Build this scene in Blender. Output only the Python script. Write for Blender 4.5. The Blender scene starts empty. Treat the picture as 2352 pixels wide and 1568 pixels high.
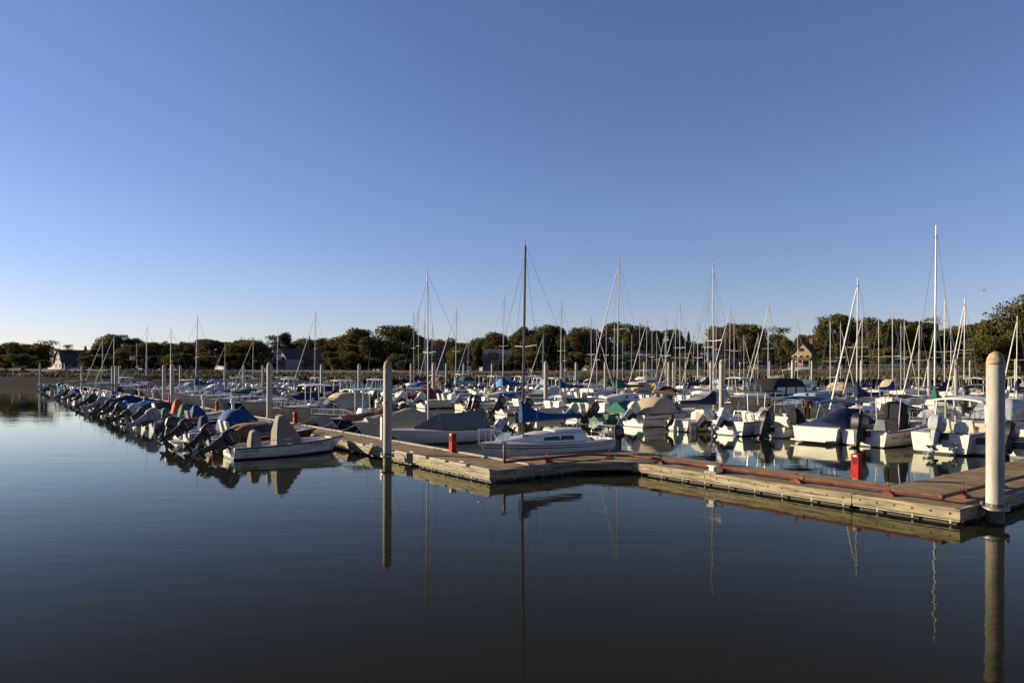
import bpy, math, random
from mathutils import Vector, Matrix
R = math.radians
S = bpy.context.scene
COL = S.collection
# ---------------------------------------------------------------- camera
DT = 0.37
CAMZ = 3.3
F = 1579.0; CX = 1176.0; HY = 856.0; ROLL = 0.0045      # photo measured at 2352 px wide
cam_d = bpy.data.cameras.new('camera'); cam = bpy.data.objects.new('camera', cam_d); COL.objects.link(cam)
cam_d.sensor_width = 36.0; cam_d.lens = 36.0 * F / 2352.0
cam_d.shift_y = (HY - 784.0) / 2352.0
cam_d.clip_start = 0.1; cam_d.clip_end = 9000
cam.matrix_world = Matrix.Translation((0, 0, CAMZ)) @ Matrix.Rotation(R(90), 4, 'X') @ Matrix.Rotation(ROLL, 4, 'Z')
S.camera = cam
# ---------------------------------------------------------------- light
SUN_EL = R(15.0); SUN_DIR = Vector((-0.973, 0.23, 0)).normalized()
sv = Vector((SUN_DIR.x * math.cos(SUN_EL), SUN_DIR.y * math.cos(SUN_EL), math.sin(SUN_EL)))
W = bpy.data.worlds.new('World'); S.world = W; W.use_nodes = True
wn = W.node_tree; bg = wn.nodes['Background']
sky = wn.nodes.new('ShaderNodeTexSky'); sky.sky_type = 'NISHITA'; sky.sun_disc = False
sky.sun_elevation = SUN_EL; sky.sun_rotation = math.atan2(SUN_DIR.x, SUN_DIR.y)
sky.altitude = 0; sky.air_density = 1.0; sky.dust_density = 0.15; sky.ozone_density = 2.5
tint = wn.nodes.new('ShaderNodeMixRGB'); tint.blend_type = 'MULTIPLY'; tint.inputs[0].default_value = 1.0
tint.inputs[2].default_value = (1.0, 0.91, 1.19, 1)
wn.links.new(sky.outputs[0], tint.inputs[1]); wn.links.new(tint.outputs[0], bg.inputs[0])
bg.inputs[1].default_value = 0.05
sun_d = bpy.data.lights.new('sun', 'SUN'); sun_d.energy = 5.0; sun_d.angle = R(0.55); sun_d.color = (1.0, 0.85, 0.63)
sun = bpy.data.objects.new('sun', sun_d); COL.objects.link(sun)
sun.rotation_euler = (-sv).to_track_quat('-Z', 'Y').to_euler(); sun.location = (-60, 0, 60)
S.view_settings.view_transform = 'Standard'; S.view_settings.look = 'None'
S.view_settings.exposure = 1.30; S.view_settings.gamma = 1.0
S.render.engine = 'CYCLES'
try:
    S.cycles.max_bounces = 8; S.cycles.transparent_max_bounces = 12; S.cycles.use_denoising = True
    S.cycles.caustics_reflective = False; S.cycles.caustics_refractive = False
except Exception: pass
# ---------------------------------------------------------------- geometry of the place
TH = R(37.1)
U1 = Vector((-math.sin(TH), math.cos(TH), 0)); U2 = Vector((math.cos(TH), math.sin(TH), 0))
def ab(a, b, z=0.0): return U1 * a + U2 * b + Vector((0, 0, z))
def solve_a(x, b):
    s = (x - CX) / F
    return b * (U2.x - s * U2.y) / (s * U1.y - U1.x)
def hor(x): return HY + (x - CX) * ROLL
def ztop(x, y, Y): return CAMZ + (hor(x) - y) * Y / F
def at(x, Y, z=0.0): return Vector(((x - CX) / F * Y, Y, z))
rnd = random.Random(7)
# ---------------------------------------------------------------- materials
MATS = {}
def mat(name, col, rough=0.5, metal=0.0, var=0.06, scale=3.0, spec=0.5, coat=0.0, bump=0.0, stretch=None, det=5):
    if name in MATS: return MATS[name]
    m = bpy.data.materials.new(name); m.use_nodes = True; nt = m.node_tree; p = nt.nodes['Principled BSDF']
    p.inputs['Roughness'].default_value = rough; p.inputs['Metallic'].default_value = metal
    p.inputs['Specular IOR Level'].default_value = spec; p.inputs['Coat Weight'].default_value = coat
    tc = nt.nodes.new('ShaderNodeTexCoord'); mp = nt.nodes.new('ShaderNodeMapping')
    nt.links.new(tc.outputs['Object'], mp.inputs[0])
    if stretch: mp.inputs['Scale'].default_value = stretch
    nz = nt.nodes.new('ShaderNodeTexNoise'); nz.inputs['Scale'].default_value = scale; nz.inputs['Detail'].default_value = det; nz.inputs['Roughness'].default_value = .5 if det < 8 else .68
    nt.links.new(mp.outputs[0], nz.inputs[0])
    cr = nt.nodes.new('ShaderNodeValToRGB')
    lo = tuple(max(0, c * (1 - 2.2 * var)) for c in col); hi = tuple(min(1, c * (1 + 1.6 * var)) for c in col)
    cr.color_ramp.elements[0].position = 0.3; cr.color_ramp.elements[0].color = (*lo, 1)
    cr.color_ramp.elements[1].position = 0.7; cr.color_ramp.elements[1].color = (*hi, 1)
    nt.links.new(nz.outputs[0], cr.inputs[0]); nt.links.new(cr.outputs[0], p.inputs['Base Color'])
    if bump:
        b = nt.nodes.new('ShaderNodeBump'); b.inputs['Strength'].default_value = bump; b.inputs['Distance'].default_value = 0.03
        nt.links.new(nz.outputs[0], b.inputs['Height']); nt.links.new(b.outputs[0], p.inputs['Normal'])
    MATS[name] = m
    return m
COLS = {'white': (.52, .49, .43), 'cream': (.42, .36, .26), 'grey': (.22, .225, .235), 'lightgrey': (.34, .345, .35), 'black': (.011, .011, .012),
        'navy': (.012, .02, .055), 'blue': (.010, .045, .135), 'skyblue': (.05, .17, .38), 'green': (.02, .10, .075), 'darkgreen': (.025, .05, .03),
        'maroon': (.12, .025, .022), 'red': (.5, .03, .02), 'orange': (.33, .065, .02), 'tan': (.33, .26, .175), 'beige': (.16, .145, .11),
        'brown': (.13, .065, .03), 'darkbrown': (.05, .03, .022), 'silver': (.27, .28, .30), 'mint': (.22, .42, .34), 'yellow': (.62, .40, .06),
        'teal': (.03, .22, .24), 'palegrey': (.28, .30, .33), 'slate': (.115, .122, .112), 'rust': (.125, .034, .015), 'paleblue': (.20, .29, .38)}
def gel(c): return mat('gelcoat_' + c, COLS[c], 0.28, 0, 0.05, 2.2, 0.5, 0.25)
def can(c): return mat('canvas_' + c, COLS[c], 0.85, 0, 0.07, 9.0, 0.2, 0, 0.35)
def mot(c): return mat('motor_' + c, COLS[c], 0.42, 0.0, 0.08, 6.0, 0.4, 0.1)
STEEL = mat('stainless_steel', (.62, .63, .64), 0.22, 0.9, 0.05)
ALU = mat('mast_aluminium', (.36, .35, .33), 0.4, 0.3, 0.06, 1.5)
DARKALU = mat('mast_dark_bronze', (.06, .05, .045), 0.35, 0.4, 0.1, 1.5)
WIRE = mat('rigging_wire', (.28, .28, .28), 0.4, 0.5)
BLACK = mat('black_rubber', (.016, .016, .017), 0.55)
DARKGLASS = mat('dark_window', (.010, .013, .013), 0.08, 0, 0.0, 1, 0.3)
TEAK = mat('teak_wood', (.42, .17, .05), 0.5, 0, 0.2, 6, 0.4, 0, 0.2, (1, 8, 1))
LETTER = mat('lettering_black', (.02, .02, .025), 0.5, 0, 0)
LETTERBLUE = mat('lettering_navy', (.02, .03, .09), 0.5, 0, 0)
LETTERORANGE = mat('lettering_orange', (.6, .2, .02), 0.6, 0, 0)
NONSKID = mat('nonskid_deck', (.36, .34, .30), 0.6, 0, 0.08, 8)
SEATV = mat('seat_vinyl', (.44, .41, .35), 0.45, 0, 0.06, 6)
FLOORM = mat('cockpit_floor', (.30, .29, .26), 0.65, 0, 0.14, 5)
def glass_mat():
    if 'clear_glass' in MATS: return MATS['clear_glass']
    m = bpy.data.materials.new('clear_glass'); m.use_nodes = True; nt = m.node_tree
    out = nt.nodes['Material Output']; nt.nodes.remove(nt.nodes['Principled BSDF'])
    g = nt.nodes.new('ShaderNodeBsdfGlossy'); g.inputs['Roughness'].default_value = 0.03
    t = nt.nodes.new('ShaderNodeBsdfTransparent'); t.inputs[0].default_value = (.55, .62, .62, 1)
    fr = nt.nodes.new('ShaderNodeFresnel'); fr.inputs[0].default_value = 1.5
    mx = nt.nodes.new('ShaderNodeMixShader')
    nt.links.new(fr.outputs[0], mx.inputs[0]); nt.links.new(t.outputs[0], mx.inputs[1]); nt.links.new(g.outputs[0], mx.inputs[2])
    nt.links.new(mx.outputs[0], out.inputs[0]); MATS['clear_glass'] = m
    return m
GLASS = glass_mat()
# ---------------------------------------------------------------- mesh builder
class G:
    def __init__(s): s.v = []; s.f = []; s.m = []
    def quad(s, a, b, c, d, m=0):
        n = len(s.v); s.v += [tuple(a), tuple(b), tuple(c), tuple(d)]; s.f.append((n, n + 1, n + 2, n + 3)); s.m.append(m)
    def poly(s, pts, m=0):
        n = len(s.v); s.v += [tuple(p) for p in pts]; s.f.append(tuple(range(n, n + len(pts)))); s.m.append(m)
    def rings(s, rings, closed=True, caps=True, m=0, mrow=None):
        n0 = len(s.v); k = len(rings[0])
        for r in rings: s.v += [tuple(p) for p in r]
        for i in range(len(rings) - 1):
            for j in range(k if closed else k - 1):
                j2 = (j + 1) % k
                s.f.append((n0 + i * k + j, n0 + i * k + j2, n0 + (i + 1) * k + j2, n0 + (i + 1) * k + j))
                s.m.append(mrow[j] if mrow else m)
        if caps and closed:
            s.f.append(tuple(n0 + j for j in reversed(range(k)))); s.m.append(m)
            s.f.append(tuple(n0 + (len(rings) - 1) * k + j for j in range(k))); s.m.append(m)
    def box(s, x0, x1, y0, y1, z0, z1, m=0):
        s.rings([[(x0, y0, z0), (x1, y0, z0), (x1, y1, z0), (x0, y1, z0)], [(x0, y0, z1), (x1, y0, z1), (x1, y1, z1), (x0, y1, z1)]], True, True, m)
    def stack(s, levels, m=0):
        rs = []
        for L in levels:
            z, x0, x1, hw = L[:4]; c = L[4] if len(L) > 4 else min(.06, hw * .3, abs(x1 - x0) * .3); yo = L[5] if len(L) > 5 else 0
            dz = L[6] if len(L) > 6 else 0
            rs.append([(x0 + c, yo - hw, z), (x1 - c, yo - hw, z + dz), (x1, yo - hw + c, z + dz), (x1, yo + hw - c, z + dz), (x1 - c, yo + hw, z + dz), (x0 + c, yo + hw, z), (x0, yo + hw - c, z), (x0, yo - hw + c, z)])
        s.rings(rs, True, True, m)
    def tube(s, pts, r, n=6, m=0, r2=None):
        pts = [Vector(p) for p in pts]; rs = []
        for i, p in enumerate(pts):
            if i == 0: t = pts[1] - p
            elif i == len(pts) - 1: t = p - pts[i - 1]
            else: t = (pts[i + 1] - p).normalized() + (p - pts[i - 1]).normalized()
            if t.length < 1e-6: t = Vector((0, 0, 1))
            t.normalize()
            up = Vector((0, 0, 1)) if abs(t.z) < .9 else Vector((1, 0, 0))
            a = t.cross(up).normalized(); b = t.cross(a)
            rr = r if r2 is None else r + (r2 - r) * i / (len(pts) - 1)
            rs.append([p + (a * math.cos(2 * math.pi * k / n) + b * math.sin(2 * math.pi * k / n)) * rr for k in range(n)])
        s.rings(rs, True, True, m)
    def lathe(s, prof, n=16, c=(0, 0), m=0):
        s.rings([[(c[0] + r * math.cos(2 * math.pi * k / n), c[1] + r * math.sin(2 * math.pi * k / n), z) for k in range(n)] for r, z in prof], True, True, m)
    def xf(s, M):
        s.v = [tuple(M @ Vector(p)) for p in s.v]; return s
    def build(s, name, mats, parent=None, smooth=True, ang=38, label=None):
        me = bpy.data.meshes.new(name); me.from_pydata(s.v, [], s.f)
        mats = mats if isinstance(mats, (list, tuple)) else [mats]
        for m in mats: me.materials.append(m)
        if len(mats) > 1: me.polygons.foreach_set('material_index', s.m)
        if smooth:
            me.polygons.foreach_set('use_smooth', [True] * len(s.f)); me.set_sharp_from_angle(angle=R(ang))
        o = bpy.data.objects.new(name, me); COL.objects.link(o)
        if parent: o.parent = parent
        if label: o['label'] = label
        return o
def tag(o, label=None, cat=None, group=None, kind=None):
    if label: o['label'] = label
    if cat: o['category'] = cat
    if group: o['group'] = group
    if kind: o['kind'] = kind
    return o
def empty(name, loc, rz, label, cat, group=None):
    o = bpy.data.objects.new(name, None); COL.objects.link(o); o.location = loc; o.rotation_euler = (0, 0, rz); o.empty_display_size = .2
    return tag(o, label, cat, group)
ONES = ['', 'first', 'second', 'third', 'fourth', 'fifth', 'sixth', 'seventh', 'eighth', 'ninth', 'tenth', 'eleventh', 'twelfth', 'thirteenth', 'fourteenth', 'fifteenth', 'sixteenth', 'seventeenth', 'eighteenth', 'nineteenth']
def ordn(n):
    if n < 20: return ONES[n]
    t = {2: 'twent', 3: 'thirt', 4: 'fort', 5: 'fift', 6: 'sixt', 7: 'sevent', 8: 'eight'}[n // 10]
    return t + 'ieth' if n % 10 == 0 else t + 'y-' + ONES[n % 10]
def text_mesh(s, size, extr=0.0):
    cu = bpy.data.curves.new('lettering', 'FONT'); cu.body = s; cu.size = size; cu.align_x = 'LEFT'; cu.resolution_u = 2
    o = bpy.data.objects.new('lettering', cu); COL.objects.link(o)
    dg = bpy.context.evaluated_depsgraph_get(); me = bpy.data.meshes.new_from_object(o.evaluated_get(dg))
    bpy.data.objects.remove(o); bpy.data.curves.remove(cu)
    return me
# ---------------------------------------------------------------- hull
def cl(x, a=0., b=1.): return max(a, min(b, x))
class Hull:
    def __init__(s, L, B, zs, zb, rake=None, sw=.9, pw=2.4, rnd=False, draft=.3, counter=0.0):
        s.L = L; s.B = B; s.zs = zs; s.zb = zb; s.rake = .14 * L if rake is None else rake; s.sw = sw; s.pw = pw; s.round = rnd; s.draft = draft; s.counter = counter
    def w(s, t):
        k = .42
        return s.B / 2 * ((s.sw + (1 - s.sw) * math.sin(t / k * math.pi / 2)) if t < k else max(0.006, 1 - ((t - k) / (1 - k)) ** s.pw))
    def zsh(s, t): return s.zs + (s.zb - s.zs) * t ** 1.7 - (.05 * math.sin(math.pi * t) if s.round else 0)
    def x(s, t, z):
        x = t * (s.L - s.rake) + s.rake * t ** 3 * cl(z / s.zb, -.3, 1)
        if s.counter: x += s.counter * (1 - t) ** 4 * (1 - cl(z / s.zs, -.4, 1))
        return x
    def sec(s, t):
        ws = s.w(t); zh = s.zsh(t); q = cl((t - .35) / .65)
        if s.round: f = [(1, 1), (1.0, .66), (.94, .33), (.84, None), (.5, -.6), (0, -1)]
        else: f = [(1, 1), (.975 - .10 * q, .66), (.94 - .22 * q, .33), (.90 - .38 * q, None), (.5 - .2 * q, -.6), (0, -1)]
        out = []
        for wf, zf in f:
            z = .07 if zf is None else (.07 + (zh - .07) * zf if zf > 0 else zf * s.draft * (1 - t ** 6))
            out.append((s.x(t, z), ws * wf, z))
        return out
    def side(s, x, z):
        t = cl(x / s.L)
        for _ in range(6): t = cl(t + (x - s.x(t, z)) / s.L)
        p = s.sec(t)
        for i in range(3):
            if p[i][2] >= z >= p[i + 1][2]:
                k = (z - p[i + 1][2]) / (p[i][2] - p[i + 1][2] + 1e-9); return p[i + 1][1] + (p[i][1] - p[i + 1][1]) * k
        return p[3][1]
    def mesh(s, n=14, transom_m=0):
        g = G(); rs = []
        ts = [i / n for i in range(n)] + [1.0]
        for t in ts:
            p = s.sec(t); rs.append([(x, -y, z) for x, y, z in p] + [(x, y, z) for x, y, z in reversed(p[:-1])])
        g.rings(rs, False, False, 0, [0, 0, 0, 1, 1, 1, 1, 0, 0, 0])
        r = rs[0]
        g.poly([r[0], r[1], r[2], r[3], r[7], r[8], r[9], r[10]], 0); g.poly([r[3], r[4], r[5], r[6], r[7]], 1)
        return g
    def deck(s, t0, t1, floor, rim=.16, crown=.06, n=16, full=False):
        g = G(); rs = []; mr = [0, 1, 2, 1, 0]
        def prof(t, op):
            w = s.w(t); z = s.zsh(t); x = s.x(t, z); rr = min(rim, w * .5)
            yy = [w, w - rr, w - rr - .02, -(w - rr - .02), -(w - rr), -w]
            if op: zz = [z, z + .005, floor, floor, z + .005, z]
            else: zz = [z + crown * (1 - (y / w) ** 2) if w > .02 else z for y in yy]
            return [(x, y, q) for y, q in zip(yy, zz)]
        ts = sorted(set([0, t0, t1, 1.0] + [i / n for i in range(n + 1)]))
        for t in ts:
            if full: rs.append(prof(t, False)); continue
            if abs(t - t0) < 1e-6 and t0 > 0: rs.append(prof(t, False)); rs.append(prof(t, True))
            elif abs(t - t1) < 1e-6: rs.append(prof(t, True)); rs.append(prof(t, False))
            else: rs.append(prof(t, t0 <= t < t1))
        g.rings(rs, False, False, 0, mr)
        return g
def outboard(parent, x, y, z, sc, col, tilt, det=1, yaw=0):
    M = Matrix.Translation((x, y, z)) @ Matrix.Rotation(yaw, 4, 'Z') @ Matrix.Rotation(R(tilt), 4, 'Y') @ Matrix.Scale(sc, 4)
    c = G(); c.stack([(.0, -.50, -.02, .15, .06), (.12, -.56, .08, .21, .08), (.38, -.58, .10, .225, .10), (.52, -.52, .06, .20, .10), (.60, -.38, -.02, .13, .09)])
    l = G(); l.stack([(0, -.45, -.06, .11, .05), (-.25, -.42, -.10, .09, .05), (-.52, -.36, -.12, .07, .04), (-.62, -.36, -.14, .05, .03)])
    l.stack([(-.66, -.62, -.04, .13, .05), (-.63, -.62, -.04, .13, .05)])
    l.stack([(-.92, -.36, -.16, .04, .02), (-.62, -.38, -.14, .05, .03)])
    l.tube([(-.52, 0, -.92), (-.42, 0, -.92), (-.12, 0, -.92), (.03, 0, -.92)], .075, 8)
    l.stack([(-1.18, -.32, -.22, .012, .005), (-.95, -.38, -.12, .02, .008)])
    b = G(); b.stack([(-.42, -.16, .06, .12, .02), (.02, -.16, .08, .12, .02)])
    p = G()
    for k in range(3):
        a = k * 2.094
        ca, sa = math.cos(a), math.sin(a)
        p.quad((-.53, .04 * ca, -.92 + .04 * sa), (-.56, .18 * ca - .09 * sa, -.92 + .18 * sa + .09 * ca), (-.55, .20 * ca, -.92 + .20 * sa), (-.50, .16 * ca + .06 * sa, -.92 + .16 * sa - .06 * ca))
    p.tube([(-.60, 0, -.92), (-.48, 0, -.92)], .045, 7)
    lm = mot('silver') if col in ('white', 'silver') else mot('black') if col != 'grey' else mot('grey')
    if det > 1:
        st = G()
        for dy in (-.228, .228):
            st.quad((-.44, dy, .26), (-.06, dy, .26), (-.06, dy, .29), (-.44, dy, .29))
        o = bpy.data.objects.new('outboard_motor', None); COL.objects.link(o); o.parent = parent; o.matrix_local = M
        c.build('cowling', mot(col), o); l.build('leg', lm, o); b.build('bracket', mot('black'), o); p.build('propeller', mot('slate'), o)
        st.build('stripe', mot('silver') if col == 'black' else mot('black'), o)
    else:
        n = len(c.f); c.rings  # one mesh, two materials
        g = G()
        for q, mi in ((c, 0), (l, 1), (b, 1)):
            k = len(g.v); g.v += q.v; g.f += [tuple(i + k for i in f) for f in q.f]; g.m += [mi] * len(q.f)
        g.xf(M).build('outboard_motor', [mot(col), lm], parent)
def hull_text(H, parent, s, x, z, size, m, side=-1, name='lettering'):
    me = text_mesh(s, size)
    vs = [v.co.copy() for v in me.vertices]
    for v, c in zip(me.vertices, vs):
        xx = x + c.x if side < 0 else x - c.x
        zz = z + c.y; v.co = (xx, side * (H.side(xx, zz) + .008), zz)
    me.materials.clear(); me.materials.append(m)
    o = bpy.data.objects.new(name, me); COL.objects.link(o); o.parent = parent
    return o
def windshield(parent, H, xf, xb, z, hw, h, slope, det, tint=None):
    bs = [(xb, -hw, z), (xf - hw * .35, -hw * .92, z), (xf, -hw * .45, z), (xf, hw * .45, z), (xf - hw * .35, hw * .92, z), (xb, hw, z)]
    tp = [(x - slope, y * .86, z + h * (.75 if i in (0, 5) else 1)) for i, (x, y, _) in enumerate(bs)]
    g = G(); g.rings([bs, tp], False, False)
    fr = G(); fr.tube(tp, .02, 5); fr.tube(bs, .018, 5)
    for i in range(6): fr.tube([bs[i], tp[i]], .014, 4)
    f = fr.build('windshield', STEEL, parent)
    g.build('glass', tint or GLASS, f if det > 1 else parent)
def bow_rail(parent, H, t0, t1=.985, h=.42, det=1, k=1.0):
    g = G(); n = 7 if k == 1 else 4
    for sd in (-1, 1):
        pts = []
        for i in range(n):
            t = t0 + (t1 - t0) * i / (n - 1); w = max(0.02, H.w(t) - .06); z = H.zsh(t); x = H.x(t, z)
            hh = h * cl(i * .9)
            pts.append((x, sd * w, z + hh + .02))
            if i: g.tube([(x, sd * w, z), (x, sd * w, z + hh + .02)], .013 * k, 4)
        g.tube(pts, .015 * k, 5)
    p = []
    g.tube([pts[-1], (pts[-1][0], -pts[-1][1], pts[-1][2])], .015, 5)
    g.build('bow_rail', STEEL, parent)
def cover_mesh(H, t0, t1, prof, sag=.05, n=26, drop=.10):
    g = G(); rs = []
    def ridge(t):
        for (a, ha), (b, hb) in zip(prof, prof[1:]):
            if a <= t <= b: return ha + (hb - ha) * (t - a) / (b - a)
        return prof[-1][1]
    for i in range(n + 1):
        t = t0 + (t1 - t0) * i / n; w = H.w(t) + .03; z = H.zsh(t); x = H.x(t, z); h = ridge(t); r = []
        for k in range(13):
            q = -1 + k / 6; f = 1 - abs(q) ** 1.6
            r.append((x, w * q * (1 if abs(q) < 1 else 1.0), z + .03 + h * f + (.022 * math.sin(x * 8.3 + w * q * 5) + .016 * math.sin(w * q * 13 - x * 5.1)) * min(1, h * 3) * (abs(q) < 1) - sag * math.sin(abs(q) * math.pi) * (1 if h > .2 else .3)))
        rs.append([(x, -w - .01, z - drop)] + r + [(x, w + .01, z - drop)])
    g.rings(rs, False, False)
    g.poly(rs[0][::-1]); g.poly(rs[-1])
    return g
def sheet_arch(x0, x1, hw, z, sag, n=6, th=.03, curve_x=.08):
    g = G(); top = []
    for i in range(n + 1):
        x = x0 + (x1 - x0) * i / n; u = (i / n - .5) * 2
        top.append([(x, hw * q, z - sag * abs(q) ** 2.2 - curve_x * u * u) for q in (-1, -.9, -.6, -.25, .25, .6, .9, 1)])
    rs = [r + [(a, b, c - th) for a, b, c in reversed(r)] for r in top]
    g.rings(rs, True, True)
    return g
# ---------------------------------------------------------------- power boats
def powerboat(name, loc, ang, L, o, label, cat, group=None):
    r = empty(name, loc, ang, label, cat, group); det = o.get('det', 1)
    B = o.get('B', L * .36); zs = o.get('zs', .55); zb = o.get('zb', .85)
    H = Hull(L, B, zs, zb, o.get('rake'), o.get('sw', .92), o.get('pw', 2.5))
    hc = o.get('hull', 'white'); bt = o.get('boot', 'slate')
    H.mesh().build('hull', [gel(hc), mat('bottom_paint_' + bt, COLS[bt], .7)], r, ang=50)
    t0, t1 = o.get('open', (.06, .72)); fl = o.get('floor', .18)
    dk = H.deck(t0, t1, fl, o.get('rim', .16), .05, full=o.get('full', False))
    dk.build('deck', [gel(o.get('deckc', 'white')), gel('white'), FLOORM], r)
    rc = o.get('rail', 'black')
    g = G()
    for sd in (-1, 1):
        g.tube([(H.x(t, H.zsh(t)), sd * (H.w(t) + .01), H.zsh(t) - .025) for t in [i / 14 for i in range(15)]], .028, 5)
    g.build('rub_rail', BLACK if rc == 'black' else gel(rc), r)
    if o.get('stripe'):
        g = G(); zz = o.get('stripez', .62); n = 12
        for sd in (-1, 1):
            P = []
            for i in range(n + 1):
                t = .02 + .93 * i / n; z = .07 + (H.zsh(t) - .07) * zz; x = H.x(t, z); P.append((x, sd * (H.side(x, z) + .006), z, H.side(x, z + .06) + .006))
            for p, q in zip(P, P[1:]): g.quad(p[:3], q[:3], (q[0], sd * q[3], q[2] + .06), (p[0], sd * p[3], p[2] + .06))
        g.build('hull_stripe', gel(o['stripe']), r)
    for m in o.get('motors', ()):
        col, tilt, y, sc = m; outboard(r, -.08, y, zs * .92 + .06, sc, col, tilt, det, R(o.get('mot_yaw', 0)))
    if o.get('motors') and det:
        g = G(); g.box(-.014, -.001, -.36, .36, zs - .26, zs + .012); g.build('engine_well_shade', mat('well_shade_dark', (.05, .05, .05), .7), r, smooth=False)  # flat dark panel on the transom; the motor notch's shade is its colour
    for t in ((.06, .9) if det > 1 else ()):
        for sd in (-1, 1):
            g = G(); x = H.x(t, H.zsh(t)); y = sd * (H.w(t) - .07); z = H.zsh(t) + .012; g.tube([(x - .09, y, z + .035), (x + .09, y, z + .035)], .014, 5); g.box(x - .03, x + .03, y - .015, y + .015, z - .02, z + .03)
            g.build('cleat', STEEL, r)
    if det > 1:
        for sd in (-1, 1):
            p0 = Vector((H.x(.93, zb), sd * (H.w(.93) - .05), zb)); p1 = Vector((L + .45, sd * 1.0, DT + .03)); g = G()
            g.tube([p0.lerp(p1, k / 6) - Vector((0, 0, .16 * math.sin(k / 6 * math.pi))) for k in range(7)], .012, 5); g.build('mooring_line', mat('rope_pale', (.4, .36, .28), .9), r)
    if o.get('console'):
        x, ckind = o['console'][:2]; w = .36
        if ckind == 'bare':
            g = G(); g.stack([(fl, x - .3, x + .45, w), (fl + .75, x - .25, x + .38, w), (fl + 1.0, x - .1, x + .28, w * .9)]); c = g.build('console', gel('white'), r)
            g = G(); g.quad((x + .2, -w * .9, fl + 1.0), (x + .2, w * .9, fl + 1.0), (x - .02, w * .8, fl + 1.38), (x - .02, -w * .8, fl + 1.38)); g.build('windscreen', GLASS, c)
            g = G(); ring = [(x - .36 + .06 * math.sin(k * .6283) * .5, .19 * math.cos(k * .6283), fl + .82 + .19 * math.sin(k * .6283)) for k in range(11)]
            g.tube(ring, .018, 5); g.tube([(x - .36, 0, fl + .82), (x - .24, 0, fl + .72)], .03, 5); g.build('steering_wheel', STEEL, c)
        else:
            hh = o['console'][2] if len(o['console']) > 2 else 1.15
            g = G()
            if hh > 1.7: g.stack([(fl + .02, x - .55, x + .6, .50, .1), (fl + hh * .5, x - .5, x + .55, .47, .1), (fl + hh * .55, x - .35, x + .45, .45, .1), (fl + hh * .93, x - .28, x + .3, .42, .1), (fl + hh, x - .15, x + .2, .34, .1)])
            elif hh > 1.4: g.stack([(fl + .02, x - .50, x + .95, .46, .08), (fl + .32, x - .47, x + .68, .45, .08), (fl + hh * .55, x - .43, x + .38, .41, .09), (fl + hh * .8, x - .38, x + .12, .36, .08), (fl + hh * .96, x - .33, x - .02, .30, .06), (fl + hh, x - .26, x - .08, .2, .05)])
            else: g.stack([(fl + .02, x - .50, x + .62, .46, .1), (fl + .35, x - .46, x + .52, .43, .1), (fl + hh * .72, x - .34, x + .26, .36, .1), (fl + hh * .96, x - .24, x + .05, .25, .08), (fl + hh, x - .18, x - .02, .16, .05)])
            for i, v in enumerate(g.v): g.v[i] = (v[0] + .03 * math.sin(v[2] * 9 + v[1] * 7), v[1] + .025 * math.sin(v[0] * 11 + v[2] * 6), v[2])
            g.build('console_cover', can(ckind), r, ang=30)
    if o.get('seat'):
        x, sk, sc_ = o['seat']; m = SEATV if sc_ == 'vinyl' else can(sc_)
        g = G()
        if sk == 'lean':
            g.stack([(fl, x - .2, x + .2, .38), (fl + .45, x - .2, x + .2, .40), (fl + .58, x - .22, x + .22, .42), (fl + .62, x - .2, x + .2, .4)]); g.stack([(fl + .6, x - .26, x - .16, .4), (fl + 1.0, x - .34, x - .24, .4), (fl + 1.04, x - .32, x - .27, .37)])
            g.build('seat', m, r)
        elif sk == 'cover':
            g.stack([(fl, x - .22, x + .22, .34, .08), (fl + .5, x - .2, x + .2, .33, .08), (fl + .86, x - .14, x + .12, .26, .08), (fl + .92, x - .08, x + .06, .18, .05)]); g.build('seat_cover', m, r)
        elif sk == 'pair':
            for y in (-.45, .45):
                g = G(); g.stack([(fl + .02, x - .1, x + .1, .08, .03, y), (fl + .4, x - .1, x + .1, .08, .03, y), (fl + .42, x - .24, x + .26, .25, .08, y), (fl + .55, x - .24, x + .26, .25, .08, y)])
                g.stack([(fl + .5, x - .28, x - .16, .25, .05, y), (fl + 1.0, x - .40, x - .28, .23, .05, y), (fl + 1.03, x - .38, x - .31, .18, .03, y)]); g.build('seat', m, r)
        elif sk == 'bench':
            g.stack([(fl, x - .25, x + .25, B * .33), (fl + .38, x - .27, x + .27, B * .34), (fl + .46, x - .25, x + .25, B * .33)]); g.stack([(fl + .4, x - .34, x - .22, B * .34), (fl + .85, x - .42, x - .30, B * .33), (fl + .9, x - .4, x - .33, B * .3)])
            g.build('seat', m, r)
    if o.get('arch'):        # leaning post / grab frame in white tube
        x, h = o['arch']; g = G()
        for y in (-.45, .45):
            g.tube([(x - .3, y, fl), (x - .12, y * .9, fl + h), (x + .22, y * .9, fl + h), (x + .4, y, fl)], .022, 5)
        g.tube([(x - .12, -.4, fl + h), (x - .12, .4, fl + h)], .022, 5); g.tube([(x + .22, -.4, fl + h), (x + .22, .4, fl + h)], .022, 5); g.build('grab_frame', ALU, r)
    if o.get('ttop'):
        c, x, z, l = o['ttop']; g = sheet_arch(x - l / 2, x + l / 2, .85, z, .07, 5, .05, .03); tt = g.build('t_top', can(c) if c not in ('white', 'mint') else gel(c), r)
        for sx, sy in ((-.45, -.5), (.45, -.5), (-.45, .5), (.45, .5)):
            p = G(); p.tube([(x + sx * 1.1, sy * .9, fl), (x + sx, sy * 1.2, z - .09)], .027, 6); p.build('post', STEEL, r)
        g = G()
        for k in range(4): g.tube([(x - l / 2 - .02, -.6 + .4 * k, z - .15), (x - l / 2 - .15, -.6 + .4 * k, z + .25)], .025, 5)
        g.build('rod_holder', ALU, r)
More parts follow.
